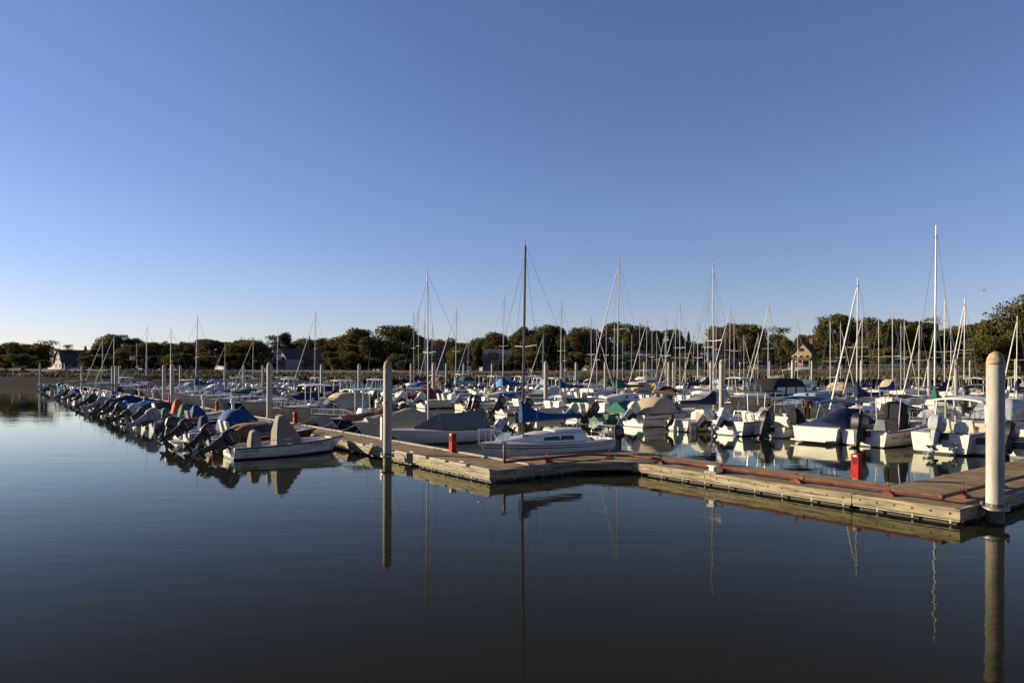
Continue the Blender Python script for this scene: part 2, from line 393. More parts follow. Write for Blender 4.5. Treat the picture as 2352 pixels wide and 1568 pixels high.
    if o.get('antenna'):
        x, y, z, h = o['antenna']; g = G(); g.tube([(x, y, z), (x - .08 * h, y, z + h)], .014, 4, 0, .006); g.build('antenna', gel('white'), r)
    if o.get('cabin'):
        ta, tb, h = o['cabin'][:3]; g = G(); rs = []
        n = 9
        for i in range(n + 1):
            t = ta + (tb - ta) * i / n; w = max(.03, H.w(t) - .22); z = H.zsh(t); x = H.x(t, z); k = min(1, (n - i) / (n * .8)) ** .7
            hh = h * k
            rs.append([(x, -w, z + .02), (x - .02, -w * .93, z + hh * .75 + .03), (x - .03, -w * .7, z + hh + .03), (x - .03, 0, z + hh * 1.06 + .04), (x - .03, w * .7, z + hh + .03), (x - .02, w * .93, z + hh * .75 + .03), (x, w, z + .02)])
        g.rings(rs, False, False); g.poly(rs[0][::-1]); g.poly(rs[-1]); cb = g.build('cabin', gel(o.get('cabc', 'white')), r)
        nwin = o.get('cabwin', 2)
        for k in range(nwin):
            for sd in (-1, 1):
                ia = 1 + k * (6 // nwin); a = rs[ia]; b = rs[min(n, ia + max(1, 5 // nwin))]
                q = []
                for (rr, f) in ((a, .25), (b, .30), (b, .80), (a, .85)):
                    p0, p1 = Vector(rr[0]), Vector(rr[1]); p = p0.lerp(p1, f); q.append((p.x, sd * (abs(p.y) + .01), p.z))
                w_ = G(); w_.poly(q if sd < 0 else q[::-1]); w_.build('window', DARKGLASS, cb)
    if o.get('ports'):
        for t in o['ports']:
            for sd in (-1, 1):
                z = H.zsh(t) * .72; x = H.x(t, z); g = G(); pts = []
                for k in range(10):
                    a = k * .6283; xx = x + .17 * math.cos(a); zz = z + .08 * math.sin(a); pts.append((xx, sd * (H.side(xx, zz) + .012), zz))
                g.poly(pts); g.build('porthole', DARKGLASS, r)
    if o.get('wind'):
        xf, xb, hw, h, sl = o['wind']; tt = xf / L; windshield(r, H, xf, xb, H.zsh(cl(tt)) + o.get('windz', .05), hw, h, sl, det, DARKGLASS if o.get('darkwind') else None)
    if o.get('canvas'):
        c, x0, x1, hw, z0, h = o['canvas'][:6]; lv = [(z0, x0, x1, hw, .12), (z0 + h * .55, x0 + .10, x1 - .35 * h, hw * .94, .14), (z0 + h * .88, x0 + .30, x1 - .75 * h, hw * .82, .18), (z0 + h, x0 + .5, x1 - 1.0 * h, hw * .6, .2)]
        if len(o['canvas']) > 6: lv = [(z0, x0, x1, hw, .12), (z0 + h * .35, x0 + .35 * h, x1 - .12, hw * .95, .14), (z0 + h * .85, x0 + 1.1 * h, x1 - .35, hw * .84, .16), (z0 + h, x0 + 1.5 * h, x1 - .5, hw * .62, .2)]
        g = G(); g.stack(lv); cv = g.build('canvas_top', can(c), r, ang=60)
        if o.get('canwin'):
            a, b = lv[0], lv[1]; n = o['canwin']
            for k in range(n):
                for sd in (-1, 1):
                    q = []
                    for f, e in ((.18, 0), (.18, 1), (.90, 1), (.90, 0)):
                        xa = a[1] + (b[1] - a[1]) * f + .22; xb = a[2] + (b[2] - a[2]) * f - .22; u = (k + .08 + .84 * e) / n
                        q.append((xa + (xb - xa) * u, sd * (a[3] + (b[3] - a[3]) * f + .012), a[0] + (b[0] - a[0]) * f))
                    w_ = G(); w_.poly(q); w_.build('window', DARKGLASS if o.get('darkcan') else mat('clear_vinyl', (.20, .21, .20), .12, 0, .1), cv)
    if o.get('bimini'):
        c, x0, x1, hw, z = o['bimini']; sheet_arch(x0, x1, hw, z, .16, 6, .03, .06).build('bimini_top', can(c), r)
        for sd in (-1, 1):
            g = G(); xm = (x0 + x1) / 2; zz = H.zsh(cl(xm / L)) + .02; w = H.w(cl(xm / L)) - .05
            g.tube([(xm, sd * w, zz), (x0 + .05, sd * hw * .97, z - .2)], .016, 5); g.tube([(xm, sd * w, zz), (x1 - .05, sd * hw * .97, z - .2)], .016, 5)
            g.build('bimini_frame', ALU, r)
    if o.get('boot_top'):     # folded bimini lying in a sock
        c, x, hw, z = o['boot_top']; g = G(); g.tube([(x, -hw, z - .12), (x, -hw * .8, z), (x, 0, z + .04), (x, hw * .8, z), (x, hw, z - .12)], .09, 7); g.build('folded_bimini', can(c), r)
        g = G()
        for sd in (-1, 1): g.tube([(x + .7, sd * hw * .98, zs + .05), (x, sd * hw, z - .1)], .016, 5); g.tube([(x - .6, sd * hw * .98, zs + .05), (x, sd * hw, z - .1)], .016, 5)
        g.build('bimini_frame', ALU, r)
    if o.get('cover'):
        c, a, b, prof = o['cover']; cm = cover_mesh(H, a, b, prof); cm.build('mooring_cover', can(c), r, ang=60)
    if o.get('hardtop'):
        x0, x1, hw, z = o['hardtop']; zb_ = H.zsh(cl(x1 / L)) + .02
        sheet_arch(x0, x1 + .1, hw, z, .12, 8, .07, .06).build('hardtop', gel('white'), r)
        lv0 = (zb_, x0 + .45, x1 + .25, hw * 1.0); lv1 = (z - .22, x0 + .55, x1 - .2, hw * .93)
        g = G()
        for sd in (-1, 1):
            g = G()
            for f in (0, .5, 1):
                g.tube([(lv0[1] + (lv0[2] - lv0[1]) * f, sd * lv0[3], zb_), (lv1[1] + (lv1[2] - lv1[1]) * f, sd * lv1[3], z - .12)], .045, 6)
            g.build('cabin_frame', gel('white'), r)
        g = G(); g.stack([(fl, x0 + .75, x1 + .2, hw * .95), (zb_ + .12, x0 + .75, x1 + .2, hw * .97)]); g.build('cabin', gel('cream'), r)
        for sd in (-1, 1):
            g = G(); g.quad((lv0[1] + .1, sd * (lv0[3] + .012), zb_ + .14), (lv0[2] - .1, sd * (lv0[3] + .012), zb_ + .14), (lv1[2] - .06, sd * (lv1[3] + .012), z - .26), (lv1[1] + .06, sd * (lv1[3] + .012), z - .26)); g.build('window', GLASS, r)
        g = G()
        for a_, b_ in ((-.95, -.34), (-.31, .31), (.34, .95)):
            g.quad((lv0[2], lv0[3] * a_, zb_ + .14), (lv0[2], lv0[3] * b_, zb_ + .14), (lv1[2], lv1[3] * b_, z - .24), (lv1[2], lv1[3] * a_, z - .24))
        g.build('windshield', GLASS, r)
    if o.get('fly'):
        x0, x1, hw, z0 = o['fly']; g = G(); g.stack([(z0, x0, x1, hw), (z0 + .85, x0 + .1, x1 - .5, hw * .92)]); hb = g.build('deckhouse', gel('white'), r)
        for sd in (-1, 1):
            g = G(); g.quad((x0 + .4, sd * (hw * .97 + .01), z0 + .35), (x1 - .45, sd * (hw * .97 + .01), z0 + .35), (x1 - .65, sd * (hw * .94 + .01), z0 + .75), (x0 + .4, sd * (hw * .94 + .01), z0 + .75)); g.build('window', DARKGLASS, hb)
        g = G(); g.stack([(z0 + .86, x0 - .3, x1 - .6, hw * .95), (z0 + .92, x0 - .3, x1 - .6, hw * .95), (z0 + 1.35, x0 + .3, x1 - 1.0, hw * .8)]); g.build('flybridge', gel('white'), r)
        sheet_arch(x0 - .1, x1 - 1.0, hw * .85, z0 + 2.6, .1).build('bimini_top', can(o.get('flyc', 'white')), r)
        g = G()
        for sd in (-1, 1): g.tube([(x0 + .2, sd * hw * .8, z0 + .9), (x0 + .1, sd * hw * .8, z0 + 2.5)], .02, 5); g.tube([(x1 - 1.2, sd * hw * .75, z0 + 1.2), (x1 - 1.2, sd * hw * .78, z0 + 2.5)], .02, 5)
        g.build('bimini_frame', STEEL, r)
    if o.get('swim'):
        g = G(); g.stack([(.14, -.62, .02, B * .40, .12), (.20, -.62, .02, B * .40, .12)]); g.build('swim_platform', gel('white'), r)
    if o.get('railt'): bow_rail(r, H, o['railt'], .985, o.get('railh', .40))
    if o.get('siderail'):
        g = G()
        for sd in (-1, 1):
            a, b = o['siderail']; P = [(H.x(t, H.zsh(t)), sd * (H.w(t) - .05), H.zsh(t)) for t in (a, a + .01, b - .01, b)]
            g.tube([P[0], (P[1][0], P[1][1], P[1][2] + .2), (P[2][0], P[2][1], P[2][2] + .2), P[3]], .013, 5)
        g.build('side_rail', STEEL, r)
    if o.get('dome_text'):
        me = text_mesh(o['dome_text'], .42); cv_ = o['canvas']
        for v in me.vertices:
            x, z = 2.75 - v.co.y, cv_[4] + .12 + v.co.x; v.co = (x, -(cv_[3] * (1 - .06 * (z - cv_[4]) / (cv_[5] * .55)) + .012), z)
        me.materials.append(LETTERORANGE) if not me.materials else None
        me.materials[0] = LETTERORANGE; q_ = bpy.data.objects.new('lettering', me); COL.objects.link(q_); q_.parent = r
    for tx in o.get('text', ()): hull_text(H, r, *tx)
    if o.get('fenders'):
        for t in o['fenders']:
            z = H.zsh(t); x = H.x(t, z)
            for sd in (-1,):
                g = G(); g.lathe([(.02, .12), (.09, .16), (.10, .3), (.10, .5), (.08, .58), (.02, .62)], 8, (x, sd * (H.w(t) + .12))); g.build('fender', gel('white'), r)
    return r
# ---------------------------------------------------------------- sailing boats
def sailboat(name, loc, ang, L, o, label, cat='sailboat', group=None):
    r = empty(name, loc, ang, label, cat, group); det = o.get('det', 1)
    B = o.get('B', .32 * L); zs = o.get('zs', .6 + L * .02); zb = o.get('zb', .75 + L * .035)
    H = Hull(L, B, zs, zb, o.get('rake', .13 * L), o.get('sw', .66), 2.0, True, .4, o.get('counter', 0))
    bt = o.get('boot', 'slate')
    H.mesh().build('hull', [gel(o.get('hull', 'white')), mat('bottom_paint_' + bt, COLS[bt], .7)], r, ang=60)
    t0, t1 = o.get('open', (.07, .34)); fl = o.get('floor', zs - .35)
    H.deck(t0, t1, fl, .3 if L > 5 else .2, .05).build('deck', [gel('white'), gel('white'), FLOORM], r)
    for zz, c in o.get('stripes', ((.88, 'navy'),)):
        g = G(); n = 16
        for sd in (-1, 1):
            P = []
            for i in range(n + 1):
                t = .005 + .985 * i / n; z = .07 + (H.zsh(t) - .07) * zz; x = H.x(t, z); P.append((x, sd * (H.side(x, z) + .006), z, H.side(x, z + .035) + .006))
            for p, q in zip(P, P[1:]): g.quad(p[:3], q[:3], (q[0], sd * q[3], q[2] + .035), (p[0], sd * p[3], p[2] + .035))
        g.build('hull_stripe', gel(c), r)
    mt = o.get('mt', .56); mz = H.zsh(mt); mx = H.x(mt, mz); hc = o.get('cab', .38)
    if hc:
        g = G(); rs = []; n = 10; ta, tb = o.get('cabt', (t1 + .005, .80))
        for i in range(n + 1):
            t = ta + (tb - ta) * i / n; w = max(.05, H.w(t) - .30 - .012 * L); z = H.zsh(t); x = H.x(t, z); k = min(1, (n - i) / (n * .45)) ** .9; hh = hc * k + .03
            rs.append([(x, -w, z + .01), (x, -w * .90, z + hh * .85), (x, -w * .72, z + hh), (x, 0, z + hh * 1.05 + .03), (x, w * .72, z + hh), (x, w * .90, z + hh * .85), (x, w, z + .01)])
        g.rings(rs, False, False); g.poly(rs[0][::-1]); g.poly(rs[-1]); cb = g.build('cabin', gel('white'), r)
        for ia, ib in o.get('wins', ((1, 3), (4, 6))):
            for sd in (-1, 1):
                q = []
                for rr, f, dx in ((rs[ia], .28, 0), (rs[ib], .28, 0), (rs[ib], .80, -.08), (rs[ia], .80, .05)):
                    p = Vector(rr[0]).lerp(Vector(rr[1]), f); q.append((p.x + dx, sd * (abs(p.y) + .012), p.z))
                w_ = G(); w_.poly(q if sd < 0 else q[::-1]); w_.build('window', DARKGLASS, cb)
        if o.get('hatch'):
            p = rs[0]; g = G(); hw = .28; x = p[0][0] - .012
            g.box(x - .03, x, -hw, hw, fl + .25, p[2][2] + .03); g.build('companionway_hatch', TEAK, cb)
        if det > 1:
            g = G(); x = rs[0][0][0]; z = rs[0][2][2]
            g.stack([(z + .02, x - .02, x + 1.5, .38), (z + .10, x, x + 1.45, .36), (z + .12, x + .1, x + 1.3, .3)]); g.build('sliding_hatch', gel('white'), cb)
            k = rs[8]; g = G(); g.stack([(k[2][2] - .02, k[0][0] - .32, k[0][0] + .22, .27, .04, 0, -.16), (k[2][2] + .09, k[0][0] - .30, k[0][0] + .20, .25, .04, 0, -.16)]); g.build('fore_hatch', mat('smoked_hatch', (.05, .04, .035), .25), cb)
        mz = mz + hc
    Hm = o.get('H', 9.0); mm = DARKALU if o.get('darkmast') else ALU
    lean = o.get('lean', 0); dx = o.get('mrake', -.01) * Hm
    M = G(); rr = o.get('mr', .036 + .0012 * Hm)
    mtop = (mx + dx, lean * Hm, Hm)
    M.tube([(mx, 0, fl if not hc else mz - .05), (mx + dx * .5, lean * Hm * .5, Hm * .55), mtop], rr, 8, 0, rr * .72)
    M.tube([mtop, (mtop[0], mtop[1], Hm + .22)], .008, 4)
    mast = M.build('mast', mm, r)
    spz = Hm * .53; sx = mx + dx * .53; sy0 = lean * Hm * .53
    if o.get('spread', True):
        g = G(); sw_ = B * .31
        g.tube([(sx - .08, sy0 - sw_, spz + .05), (sx, sy0, spz), (sx - .08, sy0 + sw_, spz + .05)], (.012 + .0006 * Hm), 5)
        g.build('spreader', ALU, mast)
    wr = .0045 + .00006 * o.get('dist', 30)
    g = G(); bx = H.x(.99, zb); jt = o.get('jt', .96); jtop = (mx + dx * jt, lean * Hm * jt, Hm * jt)
    g.tube([(bx, 0, zb), jtop], wr, 4); g.tube([(H.x(0.02, zs), 0, zs), mtop], wr, 4)
    for sd in (-1, 1):
        cx = H.w(mt) - .06
        if o.get('spread', True): g.tube([(mx - .15, sd * cx, H.zsh(mt)), (sx - .08, sy0 + sd * B * .31, spz + .05), (mtop[0], mtop[1], Hm * .97)], wr, 4)
        g.tube([(mx - .35, sd * cx, H.zsh(mt)), (sx, sy0, spz - .05)], wr, 4)
    g.build('rigging', WIRE, mast)
    if o.get('jib'):
        g = G(); a = Vector((bx, 0, zb + .15)); b = Vector(jtop); d = b - a
        g.tube([a + d * .01, a + d * .05, a + d * .5, a + d * .93, a + d * .97], .075 if o['jib'] is True else (.062 if det > 1 else .05), 7, 0, .025)
        g.build('furled_jib', can('white') if o['jib'] is True else can(o['jib']), r)
    bl = o.get('boom', .36 * L); bz = mz + o.get('bz', .75)
    if o.get('boom', 1) and bl:
        rise = o.get('brise', .04)
        g = G(); g.tube([(mx - .05, 0, bz), (mx - bl, 0, bz + bl * rise)], .05, 6); bm = g.build('boom', mm, r)
        if o.get('sc'):
            g = G(); rs = []; pk = o.get('peak', .62)
            for i in range(11):
                s = i / 10; x = mx + .10 - (bl + .08) * s; zb0 = bz - .08 + bl * rise * s; h = .20 + pk * math.exp(-(s / .21) ** 1.6) + .12 * (1 - s); wd = .13 + .03 * math.sin(i * 1.9)
                rs.append([(x, 0, zb0), (x, -wd * .8, zb0 + .06), (x, -wd, zb0 + h * .35), (x, -wd * .55, zb0 + h * .8), (x, 0, zb0 + h), (x, wd * .55, zb0 + h * .8), (x, wd, zb0 + h * .35), (x, wd * .8, zb0 + .06)])
            g.rings(rs); g.build('sail_cover', can(o['sc']), bm if det > 1 else r, ang=70)
    if o.get('tent'):
        g = G(); rs = []
        for i in range(11):
            s = i / 10; t = .80 - .64 * s; w = H.w(t) - .12; z = H.zsh(t) + .04; x = H.x(t, z); top = z + .10 + (.66 + .18 * s) * min(1, s * 3.6) - .12 * math.sin(s * math.pi)
            w = w * min(1, .25 + s * 2.2)
            rs.append([(x, -w, z), (x, -w * .5, z + (top - z) * .55), (x, 0, top), (x, w * .5, z + (top - z) * .55), (x, w, z)])
        g.rings(rs, False, False); g.poly(rs[-1]); g.build('boom_tent', can(o['tent']), r, ang=60)
    if o.get('rudder', True):
        g = G(); g.stack([(-.5, -.42, -.06, .025, .01), (zs - .05, -.32, -.04, .025, .01), (zs + .12, -.22, -.02, .03, .01)]); g.tube([(-.1, 0, zs + .12), (.7, 0, zs + .28)], .025, 5); g.build('rudder', gel('white'), r)
    if o.get('dodger'):
        x = H.x(t1, zs); g = G(); z = H.zsh(t1) + .05; w = H.w(t1) - .25; rs = []
        for i in range(5):
            u = i / 4; rs.append([(x - .9 + 1.5 * u, w * math.cos(a), z + (.95 * math.sin(.35 + u * 0) + .45) * math.sin(a) * (1 - u ** 2.2) + .02) for a in [math.pi * k / 8 for k in range(9)]])
        g.rings(rs, False, False); g.build('spray_hood', can(o['dodger']), r)
    if o.get('railt', .8): bow_rail(r, H, o.get('railt', .8), .99, .46, 1, .7)
    if o.get('pushpit'):
        g = G(); w = H.w(.02) - .05
        g.tube([(.9, -w - .1, zs), (.8, -w - .1, zs + .5), (.05, -w, zs + .5), (.05, w, zs + .5), (.8, w + .1, zs + .5), (.9, w + .1, zs)], .014, 5)
        for y in (-w, w): g.tube([(.05, y, zs), (.05, y, zs + .5)], .014, 5)
        g.build('stern_rail', STEEL, r)
    for m in o.get('motors', ()): outboard(r, -.15, m[2], zs - .1, m[3], m[0], m[1], det)
    for tx in o.get('text', ()): hull_text(H, r, *tx)
    if o.get('ring'):
        g = G(); n = 16
        for zc, xc in ((zs + .75, .02),):
            g.tube([(xc, .45 + .24 * math.cos(2 * math.pi * k / n), zc + .32 * math.sin(2 * math.pi * k / n)) for k in range(int(n * .85))], .07, 7)
        g.build('horseshoe_buoy', can('yellow'), r)
    return r
# ================================================================ SETTING
def water():
    m = bpy.data.materials.new('harbour_water'); m.use_nodes = True; nt = m.node_tree; p = nt.nodes['Principled BSDF']
    pass
    tc = nt.nodes.new('ShaderNodeTexCoord'); prev = None
    for sc, det, st, dist, rot in (((.55, 1.6, 1), 2, .22, .010, .3), ((3.0, 7.0, 1), 3, .20, .0022, -.2), ((.05, .16, 1), 2, .25, .03, .1)):
        mp = nt.nodes.new('ShaderNodeMapping'); mp.inputs['Scale'].default_value = sc; mp.inputs['Rotation'].default_value = (0, 0, rot)
        nz = nt.nodes.new('ShaderNodeTexNoise'); nz.inputs['Scale'].default_value = 1.0; nz.inputs['Detail'].default_value = det
        b = nt.nodes.new('ShaderNodeBump'); b.inputs['Strength'].default_value = st; b.inputs['Distance'].default_value = dist * 2.0
        nt.links.new(tc.outputs['Object'], mp.inputs[0]); nt.links.new(mp.outputs[0], nz.inputs[0]); nt.links.new(nz.outputs[0], b.inputs['Height'])
        if prev: nt.links.new(prev.outputs[0], b.inputs['Normal'])
        prev = b
    nt.nodes.remove(p); df = nt.nodes.new('ShaderNodeBsdfDiffuse'); df.inputs[0].default_value = (.0115, .0108, .0056, 1)
    gl = nt.nodes.new('ShaderNodeBsdfGlossy'); gl.inputs[0].default_value = (1, 1.0, .86, 1); gl.inputs['Roughness'].default_value = .012
    fr = nt.nodes.new('ShaderNodeFresnel'); fr.inputs[0].default_value = 1.333
    pw = nt.nodes.new('ShaderNodeMath'); pw.operation = 'POWER'; pw.inputs[1].default_value = 1.8
    mu = nt.nodes.new('ShaderNodeMath'); mu.operation = 'MULTIPLY'; mu.inputs[1].default_value = 1.85; mu.use_clamp = True
    mx = nt.nodes.new('ShaderNodeMixShader')
    nt.links.new(fr.outputs[0], pw.inputs[0]); nt.links.new(pw.outputs[0], mu.inputs[0]); nt.links.new(mu.outputs[0], mx.inputs[0])
    nt.links.new(df.outputs[0], mx.inputs[1]); nt.links.new(gl.outputs[0], mx.inputs[2]); nt.links.new(mx.outputs[0], nt.nodes['Material Output'].inputs[0])
    for q in (gl, fr): nt.links.new(prev.outputs[0], q.inputs['Normal'])
    g = G(); g.quad((-900, -80, 0), (900, -80, 0), (900, 175, 0), (-900, 175, 0))
    tag(g.build('water', m, smooth=False), kind='structure')
water()
def yshore(X): return 139 + 3 * math.sin(X * .03) - 0.05 * max(0, X) + 1.2 * math.sin(X * .17)
def zland(X): return 3.75 + max(0, X) * .013
def ground_strip(name, offs, m, X0=-1200, X1=1200, n=260, jit=.25, seed=1):
    rr = random.Random(seed); g = G(); rs = []
    for i in range(n + 1):
        X = X0 + (X1 - X0) * i / n; y0 = yshore(X); k = zland(X) / 3.75
        fm = 1 if name != 'mud_bank' else 1 - .72 * cl((X + 62) / 22)
        rs.append([(X + rr.uniform(-1, 1) * jit, y0 + 14 - (14 - dy) * fm + (rr.uniform(-1, 1) * jit if 0 < q < len(offs) - 1 else 0) if fm < 1 else y0 + dy + (rr.uniform(-1, 1) * jit if 0 < q < len(offs) - 1 else 0), z * (k if z > 0 else 1) + (rr.uniform(-1, 1) * jit * .3 if 0 < q < len(offs) - 1 else 0)) for q, (dy, z) in enumerate(offs)])
    g.rings(rs, False, False); return tag(g.build(name, m, smooth=True, ang=80), kind='structure')
ground_strip('mud_bank', [(-2, -.4), (1, .25), (5, .9), (9, 1.5), (12, 1.9), (14, 2.1)], mat('wet_mud', (.016, .0135, .010), .9, 0, .3, .6, .03, 0, .6, (1, 2.5, 3)), jit=.5)
ground_strip('marsh', [(14, 2.1), (17, 2.55), (20, 2.8), (24, 2.9)], mat('marsh_soil', (.06, .048, .018), .95, 0, .35, .7, .03), jit=.3, seed=2)
ground_strip('shore_path', [(24, 2.9), (27, 3.3), (30, 3.6), (36, 3.72), (40, 3.75)], mat('gravel_sand', (.07, .058, .028), .95, 0, .3, 1.5, .2, 0, .5), jit=.15, seed=3)
ground_strip('ground', [(40, 3.75), (60, 3.8), (110, 3.9), (300, 4.2), (900, 4.0), (5000, 4.0)], mat('lawn', (.035, .036, .012), .95, 0, .4, .12, .2), -6000, 6000, 300, 0, 4)
def marsh_grass():
    rr = random.Random(11); g = G()
    for i in range(15000):
        X = rr.uniform(-130, 140); d = rr.uniform(12.5 if X < -45 else 11, 25); y = yshore(X) + d; z = max(1.0, 1.9 + (d - 12.5) / 12.5 * 1.0) * zland(X) / 3.75
        h = rr.uniform(.2, .55) * (1.3 if math.sin(X * .35) + math.sin(X * .11 + 2) > .4 else .8); w = rr.uniform(.2, .5); a = rr.uniform(0, 3.14); lx = rr.uniform(-.3, .3); c, s = math.cos(a) * w, math.sin(a) * w
        g.poly([(X - c, y - s, z - .1), (X + c, y + s, z - .1), (X + lx + c * .3, y + lx + s * .3, z + h), (X + lx - c * .3, y + lx, z + h * .9)], i % 3)
    tag(g.build('marsh_grass', [mat('grass_yellow', (.135, .10, .026), .9, 0, .2, .3), mat('grass_olive', (.085, .07, .019), .9, 0, .2, .3), mat('grass_dry', (.10, .066, .026), .9, 0, .2, .3)], smooth=False), 'yellow green marsh grass along the far bank', 'grass', kind='stuff')
marsh_grass()
def rocks():
    rr = random.Random(5); g = G()
    for i in range(420):
        X = rr.uniform(-98, -66); y = yshore(X) + rr.uniform(24.5, 29); z = (2.9 + (y - yshore(X) - 24) * .14) * zland(X) / 3.75; s = rr.uniform(.2, .5); n = 6
        rs = []
        for k, (q, rad) in enumerate(((-.5, .7), (0, 1), (.6, .7))): rs.append([(X + s * rad * rr.uniform(.7, 1.2) * math.cos(j * 1.047), y + s * rad * rr.uniform(.7, 1.1) * math.sin(j * 1.047), z + s * q) for j in range(n)])
        g.rings(rs)
    tag(g.build('rock_riprap', mat('pale_rock', (.115, .10, .08), .9, 0, .3, 1.2), smooth=False), 'pale rubble stones edging the far shore path', 'rocks', kind='stuff')
rocks()
# ---------------------------------------------------------------- docks
AGG = mat('dock_aggregate', (.175, .122, .066), .92, 0, .24, 1.6, .15, 0, .35, None, 13)
EDGE = mat('dock_edge_concrete', (.25, .225, .17), .8, 0, .15, 4)
TIMB = mat('waler_timber', (.225, .187, .112), .8, 0, .42, 1.6, .2, 0, .4, (.7, .7, 11), 10)
FLOATM = mat('dock_float', (.035, .032, .028), .7, 0, .3, 2)
HOLE = mat('bolt_hole', (.012, .011, .01), .6, 0, 0)
class Dock:
    def __init__(s, name, label, a0, a1, b0, b1, sides, along='a', detail=True, zt=DT):
        r = s.r = empty(name, ab((a0 + a1) / 2, (b0 + b1) / 2, 0), TH, label, 'dock'); o = r.location
        def P(a, b, z): v = ab(a, b, z) - Vector(o); return (v.dot(U2), v.dot(U1), z)     # local x = b, y = a
        s.P = P; g = G(); seg = 2.44; n = max(1, int(round(((a1 - a0) if along == 'a' else (b1 - b0)) / seg)))
        i = .10
        def bx(g, A0, A1, B0, B1, z0, z1, m=0):
            p, q = P(A0, B0, 0), P(A1, B1, 0); g.box(min(p[0], q[0]), max(p[0], q[0]), min(p[1], q[1]), max(p[1], q[1]), z0, z1, m)
        for k in range(n):
            if along == 'a': w = (a1 - a0) / n; bx(g, a0 + k * w + .008, a0 + (k + 1) * w - .008, b0 + i, b1 - i, zt - .12, zt)
            else: w = (b1 - b0) / n; bx(g, a0 + i, a1 - i, b0 + k * w + .008, b0 + (k + 1) * w - .008, zt - .12, zt)
        for k in range(1, n):
            if along == 'a': w = (a1 - a0) / n; bx(g, a0 + k * w - .007, a0 + k * w + .007, b0 + i, b1 - i, zt - .11, zt - .003, 1)
            else: w = (b1 - b0) / n; bx(g, a0 + i, a1 - i, b0 + k * w - .007, b0 + k * w + .007, zt - .11, zt - .003, 1)
        g.build('deck', [AGG, EDGE], r, smooth=False)
        g = G(); bx(g, a0 + .12, a1 - .12, b0 + .14, b1 - .14, -.35, zt - .125); g.build('float', FLOATM, r, smooth=False)
        for sd in sides:
            g = G(); g2 = G()
            lo, hi = {'b0': (a0, a1), 'b1': (a0, a1), 'a0': (b0, b1), 'a1': (b0, b1)}[sd]
            nb = max(1, int(round((hi - lo) / 4.9))); w = (hi - lo) / nb
            c = {'b0': b0, 'b1': b1, 'a0': a0, 'a1': a1}[sd]; sg = -1 if sd[1] == '0' else 1
            def bb(g, l0, l1, d0, d1, z0, z1, m=0):
                e0, e1 = c - sg * d0, c - sg * d1
                if sd[0] == 'b': bx(g, l0, l1, min(e0, e1), max(e0, e1), z0, z1, m)
                else: bx(g, min(e0, e1), max(e0, e1), l0, l1, z0, z1, m)
            for k in range(nb):
                l0, l1 = lo + k * w + .006, lo + (k + 1) * w - .006
                bb(g, l0, l1, 0, .095, zt - .245, zt - .004)
                if detail:
                    m_ = int(w / .38)
                    for j in range(m_):
                        l = l0 + (j + .5) * (l1 - l0) / m_
                        # recessed bolt: thin dark octagon disc 3 mm proud
                        pts = []
                        for q in range(8):
                            an = q * .785; ll, zz = l + .03 * math.cos(an), zt - .12 + .03 * math.sin(an)
                            e = c + sg * .003; v = P(ll, e, zz) if sd[0] == 'b' else P(e, ll, zz); pts.append(v)
                        g.poly(pts, 1); 
                        if j % 2 == 0: bb(g, l - .02, l + .02, .014, .05, zt - .34, zt - .246, 2)
            g.build('waler', [TIMB, HOLE, EDGE], r, smooth=False)
            if detail:
                g = G(); bb(g, lo + .02, hi - .02, .012, .05, zt - .285, zt - .262)
                if sd == 'b0' and along == 'a' and a1 - a0 > 20:
                    for k in range(int((hi - lo) / 1.25)): bb(g, lo + k * 1.25 + .05, lo + k * 1.25 + 1.05, .0, .10, zt + .0, zt + .055)
                g.build('edge_strip', EDGE, r, smooth=False)
        s.bx = bx
    def part(s, name, m, boxes):
        g = G()
        for b in boxes: s.bx(g, *b)
        return g.build(name, m, s.r, smooth=False)
d1 = Dock('floating_dock', 'long brown floating dock running to the far left, pale bolted timber edge', 16.75, 152, 11.85, 13.75, ('b0', 'b1', 'a0'))
d1.part('edge_kerb', EDGE, [(16.9 + k * 4.9, 16.9 + k * 4.9 + 4.7, 13.59, 13.74, DT + .004, DT + .05) for k in range(27)])
for k in range(12):
    for b_ in (12.06, 13.42):
        a_ = 18.6 + k * 3.3 + (.8 if b_ > 13 else 0); g = G(); p_ = d1.P(a_, b_, DT); g.tube([(p_[0], p_[1] - .13, DT + .07), (p_[0], p_[1] + .13, DT + .07)], .018, 6)
        for q_ in (-.05, .05): g.box(p_[0] - .02, p_[0] + .02, p_[1] + q_ - .02, p_[1] + q_ + .02, DT + .002, DT + .065)
        g.build('cleat', mat('galvanised_cleat', (.16, .16, .155), .5, .5, .2, 5), d1.r)
d2 = Dock('floating_dock', 'short brown cross dock beside the sloop with the blue sail cover', 16.75, 19.05, 13.76, 19.25, ('a0', 'a1'), 'b')
g = G(); q = [d2.P(16.745, 15.2, 0), d2.P(15.7, 16.845, 0), d2.P(16.745, 16.845, 0)]
g.rings([[(x, y, DT - .25) for x, y, z in q], [(x, y, DT - .006) for x, y, z in q]]); g.build('corner_plate', TIMB, d2.r, smooth=False)
d3 = Dock('floating_dock', 'brown dock in the right foreground carrying the long rust red pipe', 8.43, 16.74, 16.85, 19.25, ('b0', 'b1'))
d4 = Dock('floating_dock', 'dock walkway leaving the right edge behind the nearest white pile', 6.05, 8.42, 16.85, 66, ('a0', 'a1', 'b0'), 'b')
for nm, b, a1_ in (('second', 38.2, 150), ('third', 69.5, 118), ('fourth', 100.5, 90), ('fifth', 131.5, 60)):
    Dock('floating_dock', f'{nm} long floating dock from the camera, mostly hidden by moored boats', 7 if nm == 'second' else 12 + b * .22, a1_, b, b + 1.9, ('b0', 'b1'), detail=False)
